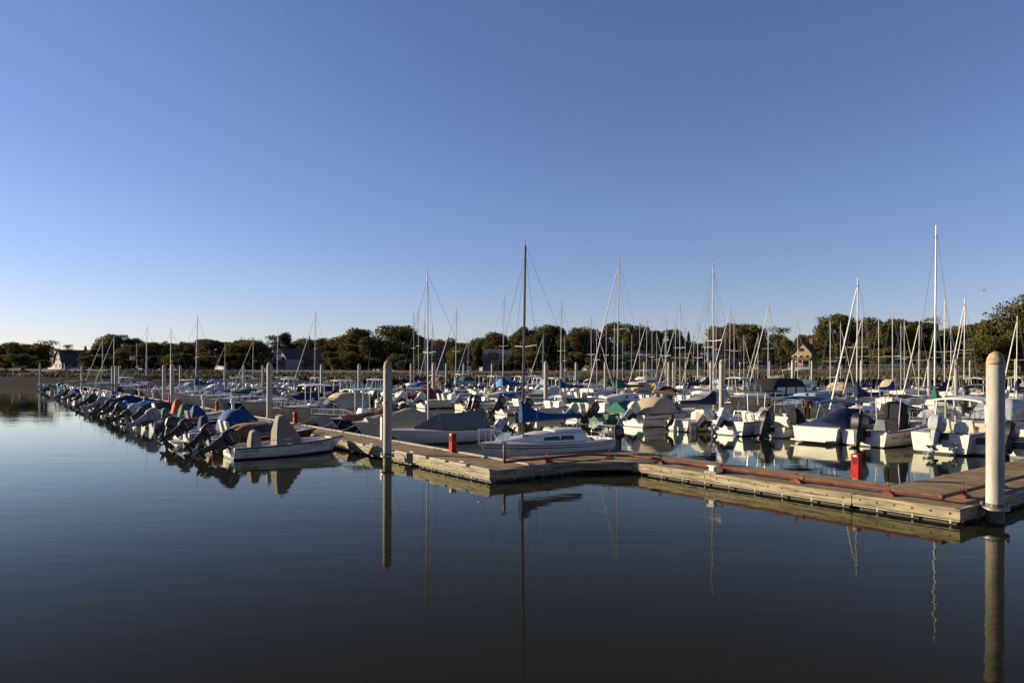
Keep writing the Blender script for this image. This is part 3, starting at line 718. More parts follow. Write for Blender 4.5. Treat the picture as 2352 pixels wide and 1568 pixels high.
PIPE = mat('rust_red_pipe', COLS['rust'], .7, 0, .25, 3, .3, 0, .3)
def dock_pipe():
    pts = [(17.3, 12.8), (17.3, 16.3), (16.1, 17.35), (6.6, 17.35), (6.6, 66)]
    o = ab(17.3, 12.8, 0); r = empty('dock_pipe', o, 0, 'rust red water pipe on brackets along the foreground dock', 'pipe')
    z = DT + .14; V = [ab(a, b, z) - o for a, b in pts]; g = G(); g.tube(V, .043, 10); g.build('pipe', PIPE, r)
    g = G(); g.tube([V[0] - Vector((0, 0, .04)), V[0] + Vector((0, 0, .12))], .055, 9); g.tube([V[0], V[0] + Vector((0, 0, .3))], .045, 9)
    g.build('elbow', PIPE, r)
    g = G(); g.tube([V[0] + Vector((0, 0, .3)), V[0] + Vector((0, 0, .52))], .055, 9); g.tube([V[0] + Vector((0, 0, .52)), V[0] + Vector((0, 0, .62))], .03, 8); g.tube([V[0] + Vector((-.09, 0, .61)), V[0] + Vector((.09, 0, .61))], .02, 6)
    g.build('valve', mat('weathered_brass', (.10, .10, .08), .5, .4, .2), r)
    for i in range(4):
        d = V[i + 1] - V[i]; L = d.length; n = max(1, int(L / 2.3)); dn = d.normalized(); pr = Vector((-dn.y, dn.x, 0))
        for k in range(n if i < 3 else 7):
            c = V[i] + dn * ((k + .5) * L / n if i < 3 else 1.2 + k * 2.4)
            g = G(); zz = DT + .004
            a0 = [c + dn * sx * .17 + pr * sy * .11 for sx, sy in ((-1, -1), (1, -1), (1, 1), (-1, 1))]
            a1 = [c + dn * sx * .05 + pr * sy * .05 for sx, sy in ((-1, -1), (1, -1), (1, 1), (-1, 1))]
            g.rings([[(p.x, p.y, zz) for p in a0], [(p.x, p.y, zz + .03) for p in a0], [(p.x, p.y, z - .03) for p in a1]])
            g.tube([c + Vector((0, 0, -.02)) - pr * .07, c - pr * .07 + Vector((0, 0, .10)), c + pr * .07 + Vector((0, 0, .10)), c + pr * .07 - Vector((0, 0, .02))], .012, 5)
            g.tube([c + Vector((0, 0, .06)), c + Vector((0, 0, .2))], .014, 5)
            g.build('bracket', PIPE, r)
    for p in (V[3], V[2]):
        g = G(); g.lathe([(.02, -.065), (.06, -.04), (.065, 0), (.06, .04), (.02, .065)], 10); g.xf(Matrix.Translation(p)).build('coupling', PIPE, r)
    for k in (3.0, 6.1):
        d = (V[3] - V[2]).normalized(); c = V[2] + d * k; g = G(); g.tube([c - d * .05, c + d * .05], .058, 10); g.build('coupling', PIPE, r)
dock_pipe()
# ---------------------------------------------------------------- piles
PILE = mat('pile_white_coating', (.285, .265, .23), .65, 0, .18, 2.6, .3, 0, .15, (2.2, 2.2, .3), 10)
CAPM = mat('pile_cap_stained', (.26, .185, .11), .7, 0, .42, 5.5, .3, 0, 0, None, 9)
TIDE = mat('pile_tide_band', (.10, .085, .05), .7, 0, .3, 3)
NP = [0]
def pile(p, zt, label, rad=.172, det=True):
    r = empty('mooring_pile', (p[0], p[1], 0), rnd.uniform(0, 6), label, 'mooring pile', 'white mooring piles of the docks')
    n = 20 if det else 10
    g = G(); g.lathe([(rad, .42), (rad, zt - .30)], n); g.build('shaft', PILE, r)
    g = G(); g.lathe([(rad * .995, -1.2), (rad * 1.002, .3), (rad * .999, .419)], n); g.build('tide_band', TIDE, r)
    g = G(); g.lathe([(rad, zt - .299), (rad * 1.03, zt - .285), (rad * 1.03, zt - .26), (rad * .93, zt - .16), (rad * .68, zt - .06), (rad * .3, zt - .008), (.01, zt)], n); g.build('cap', CAPM, r)
    if det:
        g = G(); g.lathe([(rad + .03, .28), (rad + .10, .28), (rad + .10, .34), (rad + .03, .34)], 16)
        for k in range(4):
            a = k * 1.57 + .4; g.tube([((rad + .07) * math.cos(a), (rad + .07) * math.sin(a), .34), ((rad + .07) * math.cos(a), (rad + .07) * math.sin(a), .43)], .03, 6)
        g.build('guide_collar', mat('galvanised_steel', (.22, .22, .21), .5, .6, .2, 5), r)
    return r
pA = pile((10.89, 15.48), 3.83, 'nearest white pile with a rust stained cap in the right foreground', .18)
pB = pile((-4.45, 24.63), 3.74, 'white pile with black marks outside the long dock, left of the sloop', .155)
PR = .1565
def pile_marks():
    vx = Vector((4.45, -24.63, 0)).normalized(); side = Vector((-vx.y, vx.x, 0)); rz = pB.rotation_euler[2]
    inv = Matrix.Rotation(-rz, 4, 'Z')
    g = G()
    def patch(u0, u1, z0, z1, pts=None):
        g = G()
        P = pts or [(u0, z0), (u1, z0), (u1, z1), (u0, z1)]; out = []
        for u, z in P:
            an = u; out.append(inv @ (vx * math.cos(an) * PR + side * math.sin(an) * PR + Vector((0, 0, z))))
        g.poly(out); g.build('arrow_marking' if pts else 'black_marking', LETTER, pB, smooth=False)
    patch(.75, .95, 2.95, 3.3); patch(.75, .95, 2.72, 2.86); patch(-.55, -.30, 3.1, 3.22)
    patch(0, 0, 0, 0, [(-.62, 2.2), (-.35, 2.08), (-.35, 2.15), (.0, 2.13), (.0, 2.27), (-.35, 2.25), (-.35, 2.32)]); patch(-.6, -.5, 2.5, 2.66)
pile_marks()
PL = []   # (x px, y top px, Y)
PL += [(619, 832, 44.0, 'at the inner side of the long dock, left of the sloop'), (396, 836, 65, 'beside the blue topped console boat at the left'), (377, 837, 72, 'just left of a taller near pile at the left'),
       (259, 840, 91, 'left one of a touching pair at the far left'), (266, 840, 88, 'right one of a touching pair at the far left'), (188, 840, 128, 'thin and far, under a perching gull, inside the dock'), (92, 838, 128, 'at the outer left end of the long dock, gull on top'), (274, 839, 126, 'thin one just right of the touching pair')]
for i, (x, yt, Y, d) in enumerate(PL): pile(at(x, Y), ztop(x, yt, Y), 'white pile ' + d, .172, i < 3)
D2P = [(1658, 825, 46.5), (1254, 830, 55), (996, 832, 69), (825, 835, 76), (739, 836, 78), (604, 838, 104), (560, 838, 112), (517, 838, 96), (414.5, 838, 108)]
D3P = [(2196, 824, 66), (2134, 824, 79), (1821, 825, 75), (1633, 827, 81), (1536, 829, 96), (1547, 829, 99), (1390, 830, 96), (1323, 831, 107), (1202, 832, 108), (1025, 833, 118), (944, 834, 124)]
D4P = [(2333, 823, 98), (2228, 826, 130), (1978, 826, 108), (1865, 827, 120), (1768, 828, 124), (1700, 829, 128), (1480, 830, 127), (1290, 832, 130), (1130, 834, 131), (1065, 834, 133), (1575, 830, 131), (1603, 830, 132)]
for nm, lst in (('second', D2P), ('third', D3P), ('fourth', D4P)):
    for i, (x, yt, Y) in enumerate(sorted(lst, reverse=True)):
        pile(at(x, Y), ztop(x, yt, Y), f'slim white pile along the {nm} dock, {ordn(i + 1)} from the right', .178, False)
# ---------------------------------------------------------------- dock furniture
REDP = mat('red_cabinet_paint', (.27, .012, .008), .6, 0, .12, 3, .12, 0)
def cabinet(p, label, det=True):
    r = empty('fire_cabinet', p, TH + math.pi, label, 'fire cabinet', 'red fire extinguisher cabinets on the docks')
    g = G(); g.stack([(0, -.08, .08, .08, .01), (.03, -.08, .08, .08, .01)]); g.build('base', EDGE, r)
    g = G(); g.stack([(.03, -.10, .10, .115, .015), (.70, -.10, .10, .115, .015)]); g.build('cabinet', REDP, r)
    if det:
        g = G(); g.quad((.103, -.06, .42), (.103, .06, .42), (.103, .06, .60), (.103, -.06, .60)); g.build('window', mat('cabinet_window', (.09, .012, .01), .2), r)
        g = G(); g.quad((.104, -.05, .63), (.104, .05, .63), (.104, .05, .68), (.104, -.05, .68)); g.build('sign', gel('white'), r)
        g = G(); g.tube([(.11, -.02, .3), (.11, .03, .3)], .012, 5); g.build('handle', STEEL, r)
cabinet(at(1040.6, 25.3, DT), 'bright red fire cabinet on the long dock, left of the sloop\'s bow')
cabinet(at(1968, 19.3, DT), 'red fire cabinet on the foreground dock, near the right pile')
for x, d in ((680, 'by the skiff with the beige console cover'), (500, 'behind the blue domed runabout'), (391, 'at the foot of a left hand pile'), (270, 'just right of the touching piles'), (233, 'farthest along the long dock')):
    a = solve_a(x, 13.45); cabinet(ab(a, 13.42, DT), 'red fire cabinet on the long dock ' + d, x > 450)
def pedestal(p, label):
    r = empty('power_pedestal', p, TH, label, 'power pedestal', 'white power pedestals on the long dock')
    g = G(); g.stack([(0, -.08, .08, .10, .02), (.75, -.08, .08, .10, .02)]); g.build('post', gel('white'), r)
    g = G(); g.stack([(.751, -.14, .14, .17, .03), (1.05, -.14, .14, .17, .03), (1.10, -.09, .09, .12, .03)]); g.build('head', gel('lightgrey'), r)
for x, d in ((535, 'nearest one, behind the blue domed runabout'), (467, 'beside the green covered boat'), (352, 'left of the twin piles'), (320, 'right of a distant red cabinet'), (219, 'farthest one at the left')):
    pedestal(ab(solve_a(x, 13.2), 13.2, DT), 'white power pedestal on the long dock, ' + d)
r = empty('fender_post', ab(27.2, 13.5, DT), TH, 'white upright board with a black hose at the dock edge beside pile', 'post')
g = G(); g.stack([(0, -.04, .04, .09, .01), (1.0, -.04, .04, .09, .01)]); g.build('board', gel('white'), r)
g = G(); g.tube([(.06, -.02, .98), (.12, -.05, 1.02), (.2, -.05, .9), (.24, -.05, .6), (.2, -.05, .35)], .05, 7); g.build('hose', BLACK, r)
r = empty('mooring_cleat', ab(solve_a(1638, 17.0), 17.0, DT), TH, 'white block with plank cap beside the red pipe mid dock', 'cleat')
g = G(); g.stack([(.004, -.14, .14, .22, .02), (.05, -.14, .14, .22, .02)]); g.build('base', EDGE, r)
g = G(); g.stack([(.06, -.07, .07, .10, .02), (.19, -.07, .07, .10, .02), (.195, -.09, .09, .16, .02), (.225, -.09, .09, .16, .02)]); g.build('block', gel('white'), r)
# ================================================================ BOATS
ROWS = {'A': (11.8, 1, 24, 150, 'outer side of the long dock'), 'B': (14.1, -1, 22, 146, 'inner side of the long dock'),
        'C': (37.8, 1, 8.5, 140, 'near side of the second dock'), 'D': (40.6, -1, 10, 132, 'far side of the second dock'),
        'E': (69.1, 1, 17, 112, 'near side of the third dock'), 'F': (71.9, -1, 18, 104, 'far side of the third dock'),
        'G': (100.1, 1, 28, 84, 'near side of the fourth dock'), 'H': (102.9, -1, 30, 76, 'far side of the fourth dock'),
        'I': (131.1, 1, 37, 52, 'near side of the fifth dock')}
BOATS = []   # (row, a, width, kind, L, opts, look, cat, heading jitter)
GROUP = {'A': 'boats along the outer side of the long dock', 'B': 'boats along the inner side of the long dock'}
def addp(row, x, L, o, look, cat='motorboat', full=None, name='motorboat'):
    bb, d = ROWS[row][:2]; b = bb - L if d > 0 else bb
    BOATS.append(dict(row=row, a=solve_a(x, b), L=L, o=o, look=look, cat=cat, full=full, name=name, kind='p', w=o.get('B', L * .36)))
def adds(row, x, yt, o, look, L=None, full=None):
    bb, d = ROWS[row][:2]; mt = o.get('mt', .56)
    for _ in range(2):
        LL = L or 7.0
        fr_ = mt * .87 + .13 * mt ** 3; b = bb - LL * (1 - fr_) if d > 0 else bb + LL * (1 - fr_)
        a = solve_a(x, b); Y = ab(a, b).y; H = ztop(x, yt, Y)
        if L is None: L = cl(H * .68, 5.6, 9.0)
    o = dict(o); o['H'] = H; o['dist'] = Y; o['boom'] = o.get('boom', .36 * L)
    BOATS.append(dict(row=row, a=a, L=L, o=o, look=look, cat='sailboat', full=full, name='sailboat', kind='s', w=.32 * L))
NICE = {'skyblue': 'sky blue', 'lightgrey': 'light grey', 'palegrey': 'pale grey', 'darkgreen': 'dark green', 'darkbrown': 'dark brown', 'paleblue': 'pale blue'}
def nice(c): return NICE.get(c, c)
# ---- outer side of the long dock (sterns towards the open water)
addp('A', 526, 4.6, dict(det=2, B=1.85, zs=.46, zb=.66, rake=.55, open=(.03, .88), boot='navy', rail='black', console=('x', 'beige', 1.12), seat=(.95, 'cover', 'beige'), motors=(('black', 62, 0, .95),), siderail=(.30, .60), floor=.12, fenders=(),
     text=(('MARITIME', .20, .27, .15, LETTER), ('Skiff 16', .32, .14, .13, LETTER), ('CT 1688 AN', 2.85, .40, .12, LETTER))) | {'console': (2.15, 'beige', 1.48)}, 'x', 'skiff', 'white open skiff with beige covered console and tilted black outboard, nearest the camera', 'skiff')
addp('A', 480, 4.6, dict(det=2, hull='maroon', zs=.5, zb=.72, boot='slate', open=(.05, .8), seat=(.9, 'pair', 'vinyl'), motors=(('black', 50, 0, .82),), wind=(2.9, 1.9, .78, .42, .4), canvas=('brown', .6, 2.9, .78, .55, .5, 1), siderail=(.6, .92)), 'x', 'runabout', 'maroon runabout with a brown orange canopy just behind the beige covered skiff', 'runabout')
addp('A', 428, 4.9, dict(det=2, zs=.58, zb=.8, boot='slate', rail='lightgrey', open=(.06, .6), motors=(('black', 56, .1, .85),), wind=(3.3, 2.2, .85, .45, .5), canvas=('blue', 1.35, 3.25, .80, .6, .95), swim=True, stripe='blue', dome_text='Se'), 'x', 'runabout', 'white runabout with a domed blue canvas top and orange letters on it', 'runabout')
addp('A', 392, 3.9, dict(det=2, hull='darkbrown', zs=.4, zb=.6, motors=(('maroon', 35, 0, .7),), seat=(1.2, 'bench', 'brown')), 'x', 'dinghy', 'low dark brown dinghy with a small reddish outboard', 'dinghy')
addp('A', 349, 4.7, dict(det=2, hull='palegrey', zs=.5, zb=.72, open=(.04, .85), console=(2.4, 'blue', 1.2), motors=(('grey', 62, 0, 1.1),), siderail=(.42, .75), rail='lightgrey', stripe='slate'), 'x', 'skiff', 'pale grey skiff with a blue console cover and big grey outboard', 'skiff')
addp('A', 308, 4.7, dict(det=2, deckc='tan', zs=.52, zb=.74, open=(.05, .8), console=(2.6, 'orange', 1.3), seat=(1.4, 'lean', 'vinyl'), motors=(('lightgrey', 60, 0, 1.05),)), 'x', 'skiff', 'tan decked skiff with a bright orange console cover and white seat', 'skiff')
addp('A', 281, 4.8, dict(det=2, hull='white', cover=('darkbrown', .1, .97, ((0, .2), (.35, .5), (.6, .45), (1, .03))), motors=(('black', 40, 0, .9),)), 'x', 'runabout', 'runabout under a dark brown full cover, beside an orange covered skiff', 'runabout')
addp('A', 254, 4.7, dict(det=2, zs=.52, zb=.72, console=(2.5, 'blue', 1.15), seat=(1.0, 'cover', 'skyblue'), motors=(('black', 55, 0, 1.0),), boot='slate'), 'x', 'skiff', 'white skiff with blue covers on both console and seat', 'skiff')
addp('A', 234, 4.8, dict(det=2, zs=.55, zb=.75, cover=('navy', .08, .96, ((0, .25), (.4, .75), (.6, .5), (1, .03))), motors=(('grey', 62, 0, 1.05),)), 'x', 'runabout', 'runabout under a peaked navy blue cover with grey tilted outboard', 'runabout')
addp('A', 213, 4.8, dict(hull='grey', zs=.55, zb=.75, stripe='green', motors=(('black', 60, .1, 1.1),), console=(2.2, 'bare'), seat=(1.2, 'lean', 'vinyl')), 'x', 'skiff', 'grey skiff with a green stripe and rounded black outboard', 'skiff')
# ---- inner side of the long dock (bows towards us)
BOATS.append(dict(row='B', a=27.8, L=6.0, o=dict(det=2, B=1.95, zs=.62, zb=.72, H=ztop(977, 606, 29.5), lean=-.04, dist=30, mt=.70, cab=0, open=(.12, .62), sc=None, boom=None, tent='slate', motors=(('lightgrey', 62, .2, .75),), stripes=((.9, 'white'),), rudder=False, boot='green', counter=.5, rake=.9, spread=True, railt=0, mr=.042), look='x', cat='sailboat', full='white daysailer under a grey green boom tent inside the long dock', name='sailboat', kind='s', w=2.0))
addp('B', 813, 5.2, dict(det=2, zs=.62, zb=.85, boot='slate', rail='white', cover=('tan', .05, .90, ((0, .25), (.45, .75), (.62, .55), (1, .06))), text=(('CT 6142 AV', 4.55, .5, .11, LETTER, 1),)), 'x', 'runabout', 'white runabout under a tan cover, bow just left of the marked pile', 'runabout')
addp('B', 756, 5.6, dict(det=2, hull='navy', boot='maroon', zs=.66, zb=.9, rail='lightgrey', deckc='palegrey', cover=('brown', .05, .93, ((0, .3), (.5, .75), (.62, .4), (1, .05))), text=(('CT 5009 AM', 4.85, .45, .11, gel('white'), 1),)), 'x', 'runabout', 'dark navy hulled runabout under a brown cover', 'runabout')
addp('B', 712, 5.9, dict(det=2, zs=.66, zb=.95, rail='black', boot='slate', open=(.05, .84), console=(2.6, 'bare'), seat=(1.7, 'cover', 'blue'), ttop=('mint', 2.5, 2.35, 2.4), antenna=(2.6, .3, 2.35, 2.2), motors=(('black', 60, 0, 1.1),), railt=.55, railh=.28, text=(('CT 4161 AX', 5.15, .6, .13, LETTER, 1),)), 'x', 'fishing boat', 'white centre console with a mint green T-top and blue seat cover', 'fishing_boat')
addp('B', 645, 6.4, dict(det=2, zs=.85, zb=1.15, rail='black', boot='brown', open=(.06, .5), cabin=(.5, .93, .22), wind=(4.2, 3.0, 1.0, .6, .5), canvas=('tan', .7, 3.6, .95, .95, 1.0), canwin=2, railt=.5, hull='cream'), 'x', 'cabin boat', 'cream cuddy boat with a framed windshield and tan canopy', 'cabin_boat')
addp('B', 549, 7.2, dict(det=2, zs=.95, zb=1.2, B=2.5, rail='darkbrown', boot='brown', hull='cream', open=(.06, .4), cabin=(.42, .95, .35), cabwin=2, wind=(4.6, 3.2, 1.05, .5, .7), darkwind=True, canvas=('navy', 1.0, 3.8, 1.0, 1.05, .75), ports=(.7, .78), railt=.5), 'x', 'cabin cruiser', 'sleek cream express cruiser with dark glass and navy canvas', 'cabin_cruiser')
addp('B', 470, 6.2, dict(det=2, zs=.75, zb=1.0, boot='slate', cover=('darkgreen', .05, .72, ((0, .35), (.55, .9), (1, .3))), railt=.6), 'x', 'runabout', 'white runabout under a dark green cover', 'runabout')
addp('B', 411, 6.6, dict(det=2, zs=.8, zb=1.1, boot='brown', console=(2.9, 'bare'), seat=(2.0, 'lean', 'vinyl'), ttop=('blue', 2.8, 2.5, 2.0), canvas=('blue', 1.6, 4.4, .95, .95, .55), railt=.6, motors=(('white', 55, 0, 1.1),)), 'x', 'fishing boat', 'pale console boat with blue canvas sides and rows of rod holders', 'fishing_boat')
addp('B', 340, 7.0, dict(det=2, zs=.95, zb=1.25, hull='lightgrey', boot='brown', cabin=(.45, .93, .35), wind=(4.4, 3.2, 1.05, .6, .6), canvas=('grey', 1.0, 3.7, 1.0, 1.05, .95), canwin=2, railt=.5), 'x', 'cabin cruiser', 'light grey cruiser with grey canopy seen between left hand piles', 'cabin_cruiser')
addp('B', 286, 6.2, dict(zs=.8, zb=1.0, cover=('maroon', .05, .85, ((0, .3), (.5, .7), (1, .1))), hull='grey'), 'x', 'runabout', 'grey runabout under a red brown cover near the left end', 'runabout')
adds('B', 448, 729, dict(sc='blue', lean=.03, cab=.35), 'x', 6.2, 'small white sloop whose mast leans right, near the left end')
adds('B', 390, 755, dict(sc=None, cab=.3, lean=-.02), 'x', 6.0, 'small white sloop with a bare boom behind the twin left piles')
adds('B', 335, 750, dict(sc='navy', cab=.35), 'x', 6.0, 'small sloop with a navy sail bundle near the far left')
adds('B', 260, 768, dict(jib=True, sc=None), 'x', 5.8, 'small sloop with a pale furled jib at the far left, bow outward')
adds('B', 234, 775, dict(jib=True, sc='navy'), 'x', 5.8, 'leftmost sloop with a furled jib on the long dock')
# ---- near side of the second dock (sterns towards us)
addp('C', 2330, 5.4, dict(det=2, zs=.62, zb=.9, console=(2.6, 'blue', 1.3), motors=(('black', 30, .1, 1.15),), seat=(1.3, 'bench', 'vinyl')), 'x', 'motorboat', 'boat with blue canvas and black outboard right of the nearest pile')
addp('C', 2243, 5.6, dict(det=2, zs=.7, zb=.95, boot='black', rail='white', motors=(('white', 30, .5, .9),)), 'x', 'motorboat', 'white open boat with plain square stern half hidden by the nearest pile')
addp('C', 2158, 6.3, dict(det=2, B=2.4, zs=.85, zb=1.25, boot='black', rail='black', open=(.08, .5), floor=.32, hardtop=(1.7, 4.3, 1.0, 2.35), seat=(2.1, 'pair', 'vinyl'), motors=(('silver', 22, 0, 1.15),), hull='white', deckc='cream', railt=.55), 'x', 'pilothouse boat', 'cream pilothouse boat with a white hardtop and silver outboard', 'pilothouse_boat')
addp('C', 1983, 5.9, dict(det=2, B=2.3, zs=.72, zb=1.05, boot='black', rail='navy', open=(.12, .86), console=(2.9, 'black', 1.75), seat=(1.7, 'cover', 'slate'), motors=(('black', 12, 0, 1.25),), ttop=('black', 2.7, 2.35, 1.5), railt=.6, floor=.25,
     text=(('TARFU', 1.45, .36, .26, LETTER), ('WHALER', .45, .40, .13, LETTER))), 'x', 'fishing boat', 'white centre console lettered TARFU, black covers and black outboard', 'fishing_boat')
addp('C', 1923, 4.6, dict(det=2, zs=.55, zb=.8, boot='slate', motors=(('black', 20, .3, .8),), console=(2.0, 'bare')), 'x', 'motorboat', 'small white open boat squeezed between the navy covered boat and the lettered console')
addp('C', 1872, 6.2, dict(det=2, B=2.4, zs=.78, zb=.98, rail='white', boot='slate', cover=('navy', .07, .80, ((0, .10), (.5, .78), (.72, .62), (1, .1))), swim=True, stripe='brown', boot_top=('navy', 2.6, 1.05, 1.95), open=(.05, .6)), 'x', 'runabout', 'white sterndrive runabout under a navy cover with bimini poles', 'runabout')
addp('C', 1766, 5.5, dict(det=2, zs=.55, zb=.8, boot='green', rail='black', open=(.06, .8), seat=(1.2, 'bench', 'vinyl'), console=(2.5, 'black', 1.3), motors=(('black', 30, 0, 1.2),), bimini=('navy', 2.6, 4.6, 1.0, 2.1)), 'x', 'runabout', 'white runabout with a cream bench seat, black console cover and navy bimini', 'runabout')
addp('C', 1672, 6.3, dict(det=2, B=2.2, zs=.78, zb=1.05, rail='navy', boot='black', open=(.05, .86), console=(2.9, 'bare'), seat=(2.0, 'lean', 'vinyl'), ttop=('black', 2.9, 2.45, 1.6), antenna=(3.0, .4, 2.4, 2.6), motors=(('white', 40, .2, 1.0),), arch=(1.2, 1.1)), 'x', 'fishing boat', 'white centre console with a navy sheer line and black T-top tower', 'fishing_boat')
addp('C', 1622, 5.2, dict(det=2, zs=.55, zb=.8, motors=(('white', 55, 0, 1.2),), seat=(1.6, 'bench', 'vinyl')), 'x', 'motorboat', 'low white boat with a big white tilted outboard left of the tower console')
adds('C', 1641, 605, dict(det=2, sc='navy', sw=.7, zs=.62, zb=.8, hatch=True, stripes=((.72, 'brown'),), motors=(('black', 45, .25, .6),), cab=.42, spread=True, mr=.048, boom=3.2, bz=.45, pushpit=False, wins=((2, 6),)), 'x', 6.6, 'white sloop with an orange wooden hatch and navy sail cover')
addp('C', 1452, 6.2, dict(det=2, B=2.3, zs=.78, zb=1.05, boot='maroon', rail='darkbrown', stripe='brown', stripez=.6, open=(.06, .6), wind=(4.0, 3.0, .95, .5, .5), canvas=('tan', .4, 3.2, 1.0, .85, .95, 1), motors=(('white', 55, -.15, 1.15),), boot_top=('darkbrown', 2.9, 1.0, 2.1), text=(('STRATOS', 1.05, .42, .15, LETTER),)), 'x', 'motorboat', 'white boat lettered STRATOS with a tan canvas and white outboard')
addp('C', 1374, 5.6, dict(det=2, hull='green', deckc='darkgreen', zs=.6, zb=.85, console=(2.6, 'darkgreen', 1.15), cover=('green', .35, .75, ((0, .3), (.5, .8), (1, .3))), motors=(('darkbrown', 55, .35, 1.1),), open=(.05, .35)), 'x', 'fishing boat', 'green bass boat under green canvas with a dark tilted outboard', 'bass_boat')
addp('C', 1318, 5.3, dict(det=2, zs=.5, zb=.72, seat=(1.2, 'pair', 'vinyl'), motors=(('white', 58, 0, 1.05),), arch=(2.6, 1.2), console=(2.9, 'bare')), 'x', 'skiff', 'low open skiff with two white seats and a white grab frame', 'skiff')
addp('C', 1215, 6.0, dict(det=2, zs=.7, zb=1.0, rail='black', boot='slate', console=(2.8, 'bare'), seat=(2.0, 'lean', 'vinyl'), arch=(2.9, 1.3), motors=(('black', 45, 0, 1.1),)), 'x', 'fishing boat', 'white centre console seen above the blue sail cover, black outboard', 'fishing_boat')
addp('C', 1152, 5.8, dict(det=2, zs=.68, zb=.95, console=(2.6, 'bare'), seat=(1.7, 'lean', 'vinyl'), motors=(('black', 42, 0, 1.2),), bimini=('darkbrown', 2.2, 4.0, .9, 1.6)), 'x', 'motorboat', 'white boat with a low brown bimini and two pale seats')
addp('C', 1094, 5.6, dict(det=2, zs=.66, zb=.92, motors=(('black', 30, .35, 1.1), ('black', 30, -.35, 1.1)), console=(2.5, 'bare')), 'x', 'motorboat', 'white boat with twin black outboards right of the grey boom tent')
addp('C', 968, 6.4, dict(det=2, B=2.3, zs=.72, zb=1.05, rail='darkbrown', boot='black', open=(.05, .7), floor=.3, console=(3.2, 'bare'), seat=(2.3, 'pair', 'vinyl'), motors=(('white', 55, 0, 1.1),), railt=.7, railh=.2), 'x', 'motorboat', 'white walkaround boat showing its whole side behind the grey boom tent')
addp('C', 926, 5.8, dict(det=2, zs=.7, zb=.95, cover=('maroon', .1, .8, ((0, .2), (.6, 1.0), (1, .3))), motors=(('white', 55, 0, 1.15),)), 'x', 'motorboat', 'white boat under a maroon tarp with a white tilted outboard')
addp('C', 866, 5.6, dict(zs=.68, zb=.95, console=(2.5, 'bare'), seat=(1.6, 'lean', 'vinyl'), motors=(('black', 50, 0, 1.1),)), 'x', 'motorboat', 'white console boat just right of the marked pile, rowed behind it')
addp('C', 708, 5.9, dict(zs=.75, zb=1.0, cover=('navy', .1, .85, ((0, .25), (.5, .8), (1, .1))), motors=(('black', 50, 0, 1.2),)), 'x', 'motorboat', 'white boat under a dark navy cover left of the mint T-top')
addp('C', 657, 6.0, dict(zs=.8, zb=1.05, console=(2.6, 'bare'), bimini=('navy', 1.8, 4.2, 1.0, 2.1), motors=(('white', 45, 0, 1.1),)), 'x', 'motorboat', 'white boat under a navy bimini above the express cruiser')
addp('C', 540, 6.0, dict(zs=.8, zb=1.0, bimini=('darkgreen', 1.4, 4.6, 1.0, 1.9), motors=(('white', 45, 0, 1.1),), seat=(1.6, 'pair', 'vinyl')), 'x', 'motorboat', 'white boat under a long dark green bimini')
# ---- far side of the second dock (bows towards us)
addp('D', 1676, 8.6, dict(det=2, B=2.9, zs=1.35, zb=1.75, hull='cream', rail='brown', boot='brown', open=(.08, .4), cabin=(.42, .95, .42), cabwin=0, ports=(.62, .70), wind=(5.4, 3.6, 1.2, .7, .7), canvas=('black', .6, 5.2, 1.2, 1.75, 1.25), canwin=3, railt=.45), 'x', 'cabin cruiser', 'large cream cruiser with a black framed canvas enclosure', 'cabin_cruiser')
addp('D', 1774, 7.2, dict(det=2, B=2.6, zs=1.0, zb=1.3, hull='cream', rail='navy', boot='brown', open=(.06, .45), cabin=(.45, .94, .30), wind=(4.7, 3.4, 1.1, .62, .7), canvas=('paleblue', .6, 3.9, 1.05, 1.15, .85), railt=.5), 'x', 'cabin cruiser', 'cruiser with pale blue canvas behind a raked windshield', 'cabin_cruiser')
adds('D', 1421, 592, dict(det=2, sc='green', jib=True, zs=.95, zb=1.2, cab=.4, boom=3.3, bz=.6, stripes=(), mr=.055, wins=((1, 2), (4, 5)), mt=.60), 'x', 8.0, 'large white sloop with dark green sail cover and furled white jib')
adds('D', 1969, 637, dict(det=2, sc='navy', jib=True, zs=.75, zb=.95, cab=.42, boom=3.4, bz=.7, mr=.05, peak=.75, mt=.58), 'x', 7.0, 'white sloop with furled jib and navy cover, behind the navy covered runabout')
adds('D', 2146, 516, dict(det=2, sc='green', zs=.75, zb=.95, cab=.45, boom=2.6, bz=.6, mr=.055, brise=-.05, mt=.58), 'x', 7.4, 'white sloop with the tallest mast and a teal green sail cover')
adds('D', 1289, 692, dict(sc='blue', zs=.75, zb=.95, boom=2.8), 'x', 6.6, 'white sloop with bright blue sail cover right of the nearest sloop')
adds('D', 1152, 680, dict(sc='blue', zs=.8, zb=1.0, boom=3.4, peak=.75), 'x', 7.6, 'white sloop with a peaked blue cover left of the nearest sloop')
adds('D', 1044, 708, dict(sc='paleblue', jib=True, zs=.8, zb=1.0, boom=3.2, peak=.75), 'x', 7.4, 'white sloop with a faded blue cover and furled white jib')
adds('D', 721, 714, dict(jib=True, sc=None), 'x', 8.0, 'white sloop with a furled jib left of centre, tall bare mast')
adds('D', 636, 764, dict(sc='navy'), 'x', 7.0, 'sloop with slim mast just right of a left hand pile')
adds('D', 580, 777, dict(sc='navy', jib=True), 'x', 7.0, 'sloop with furled jib and dark boom cover left of a pile')
adds('D', 516, 790, dict(jib=True, sc=None), 'x', 6.6, 'distant sloop with short mast near the far left trees')
addp('D', 1545, 7.0, dict(B=2.5, zs=.95, zb=1.2, hull='cream', cabin=(.45, .94, .35), wind=(4.4, 3.2, 1.05, .6, .6), canvas=('grey', .9, 3.6, 1.0, 1.1, .8), canwin=2, railt=.5), 'x', 'cabin cruiser', 'cream cruiser with grey canopy beside the green covered sloop', 'cabin_cruiser')
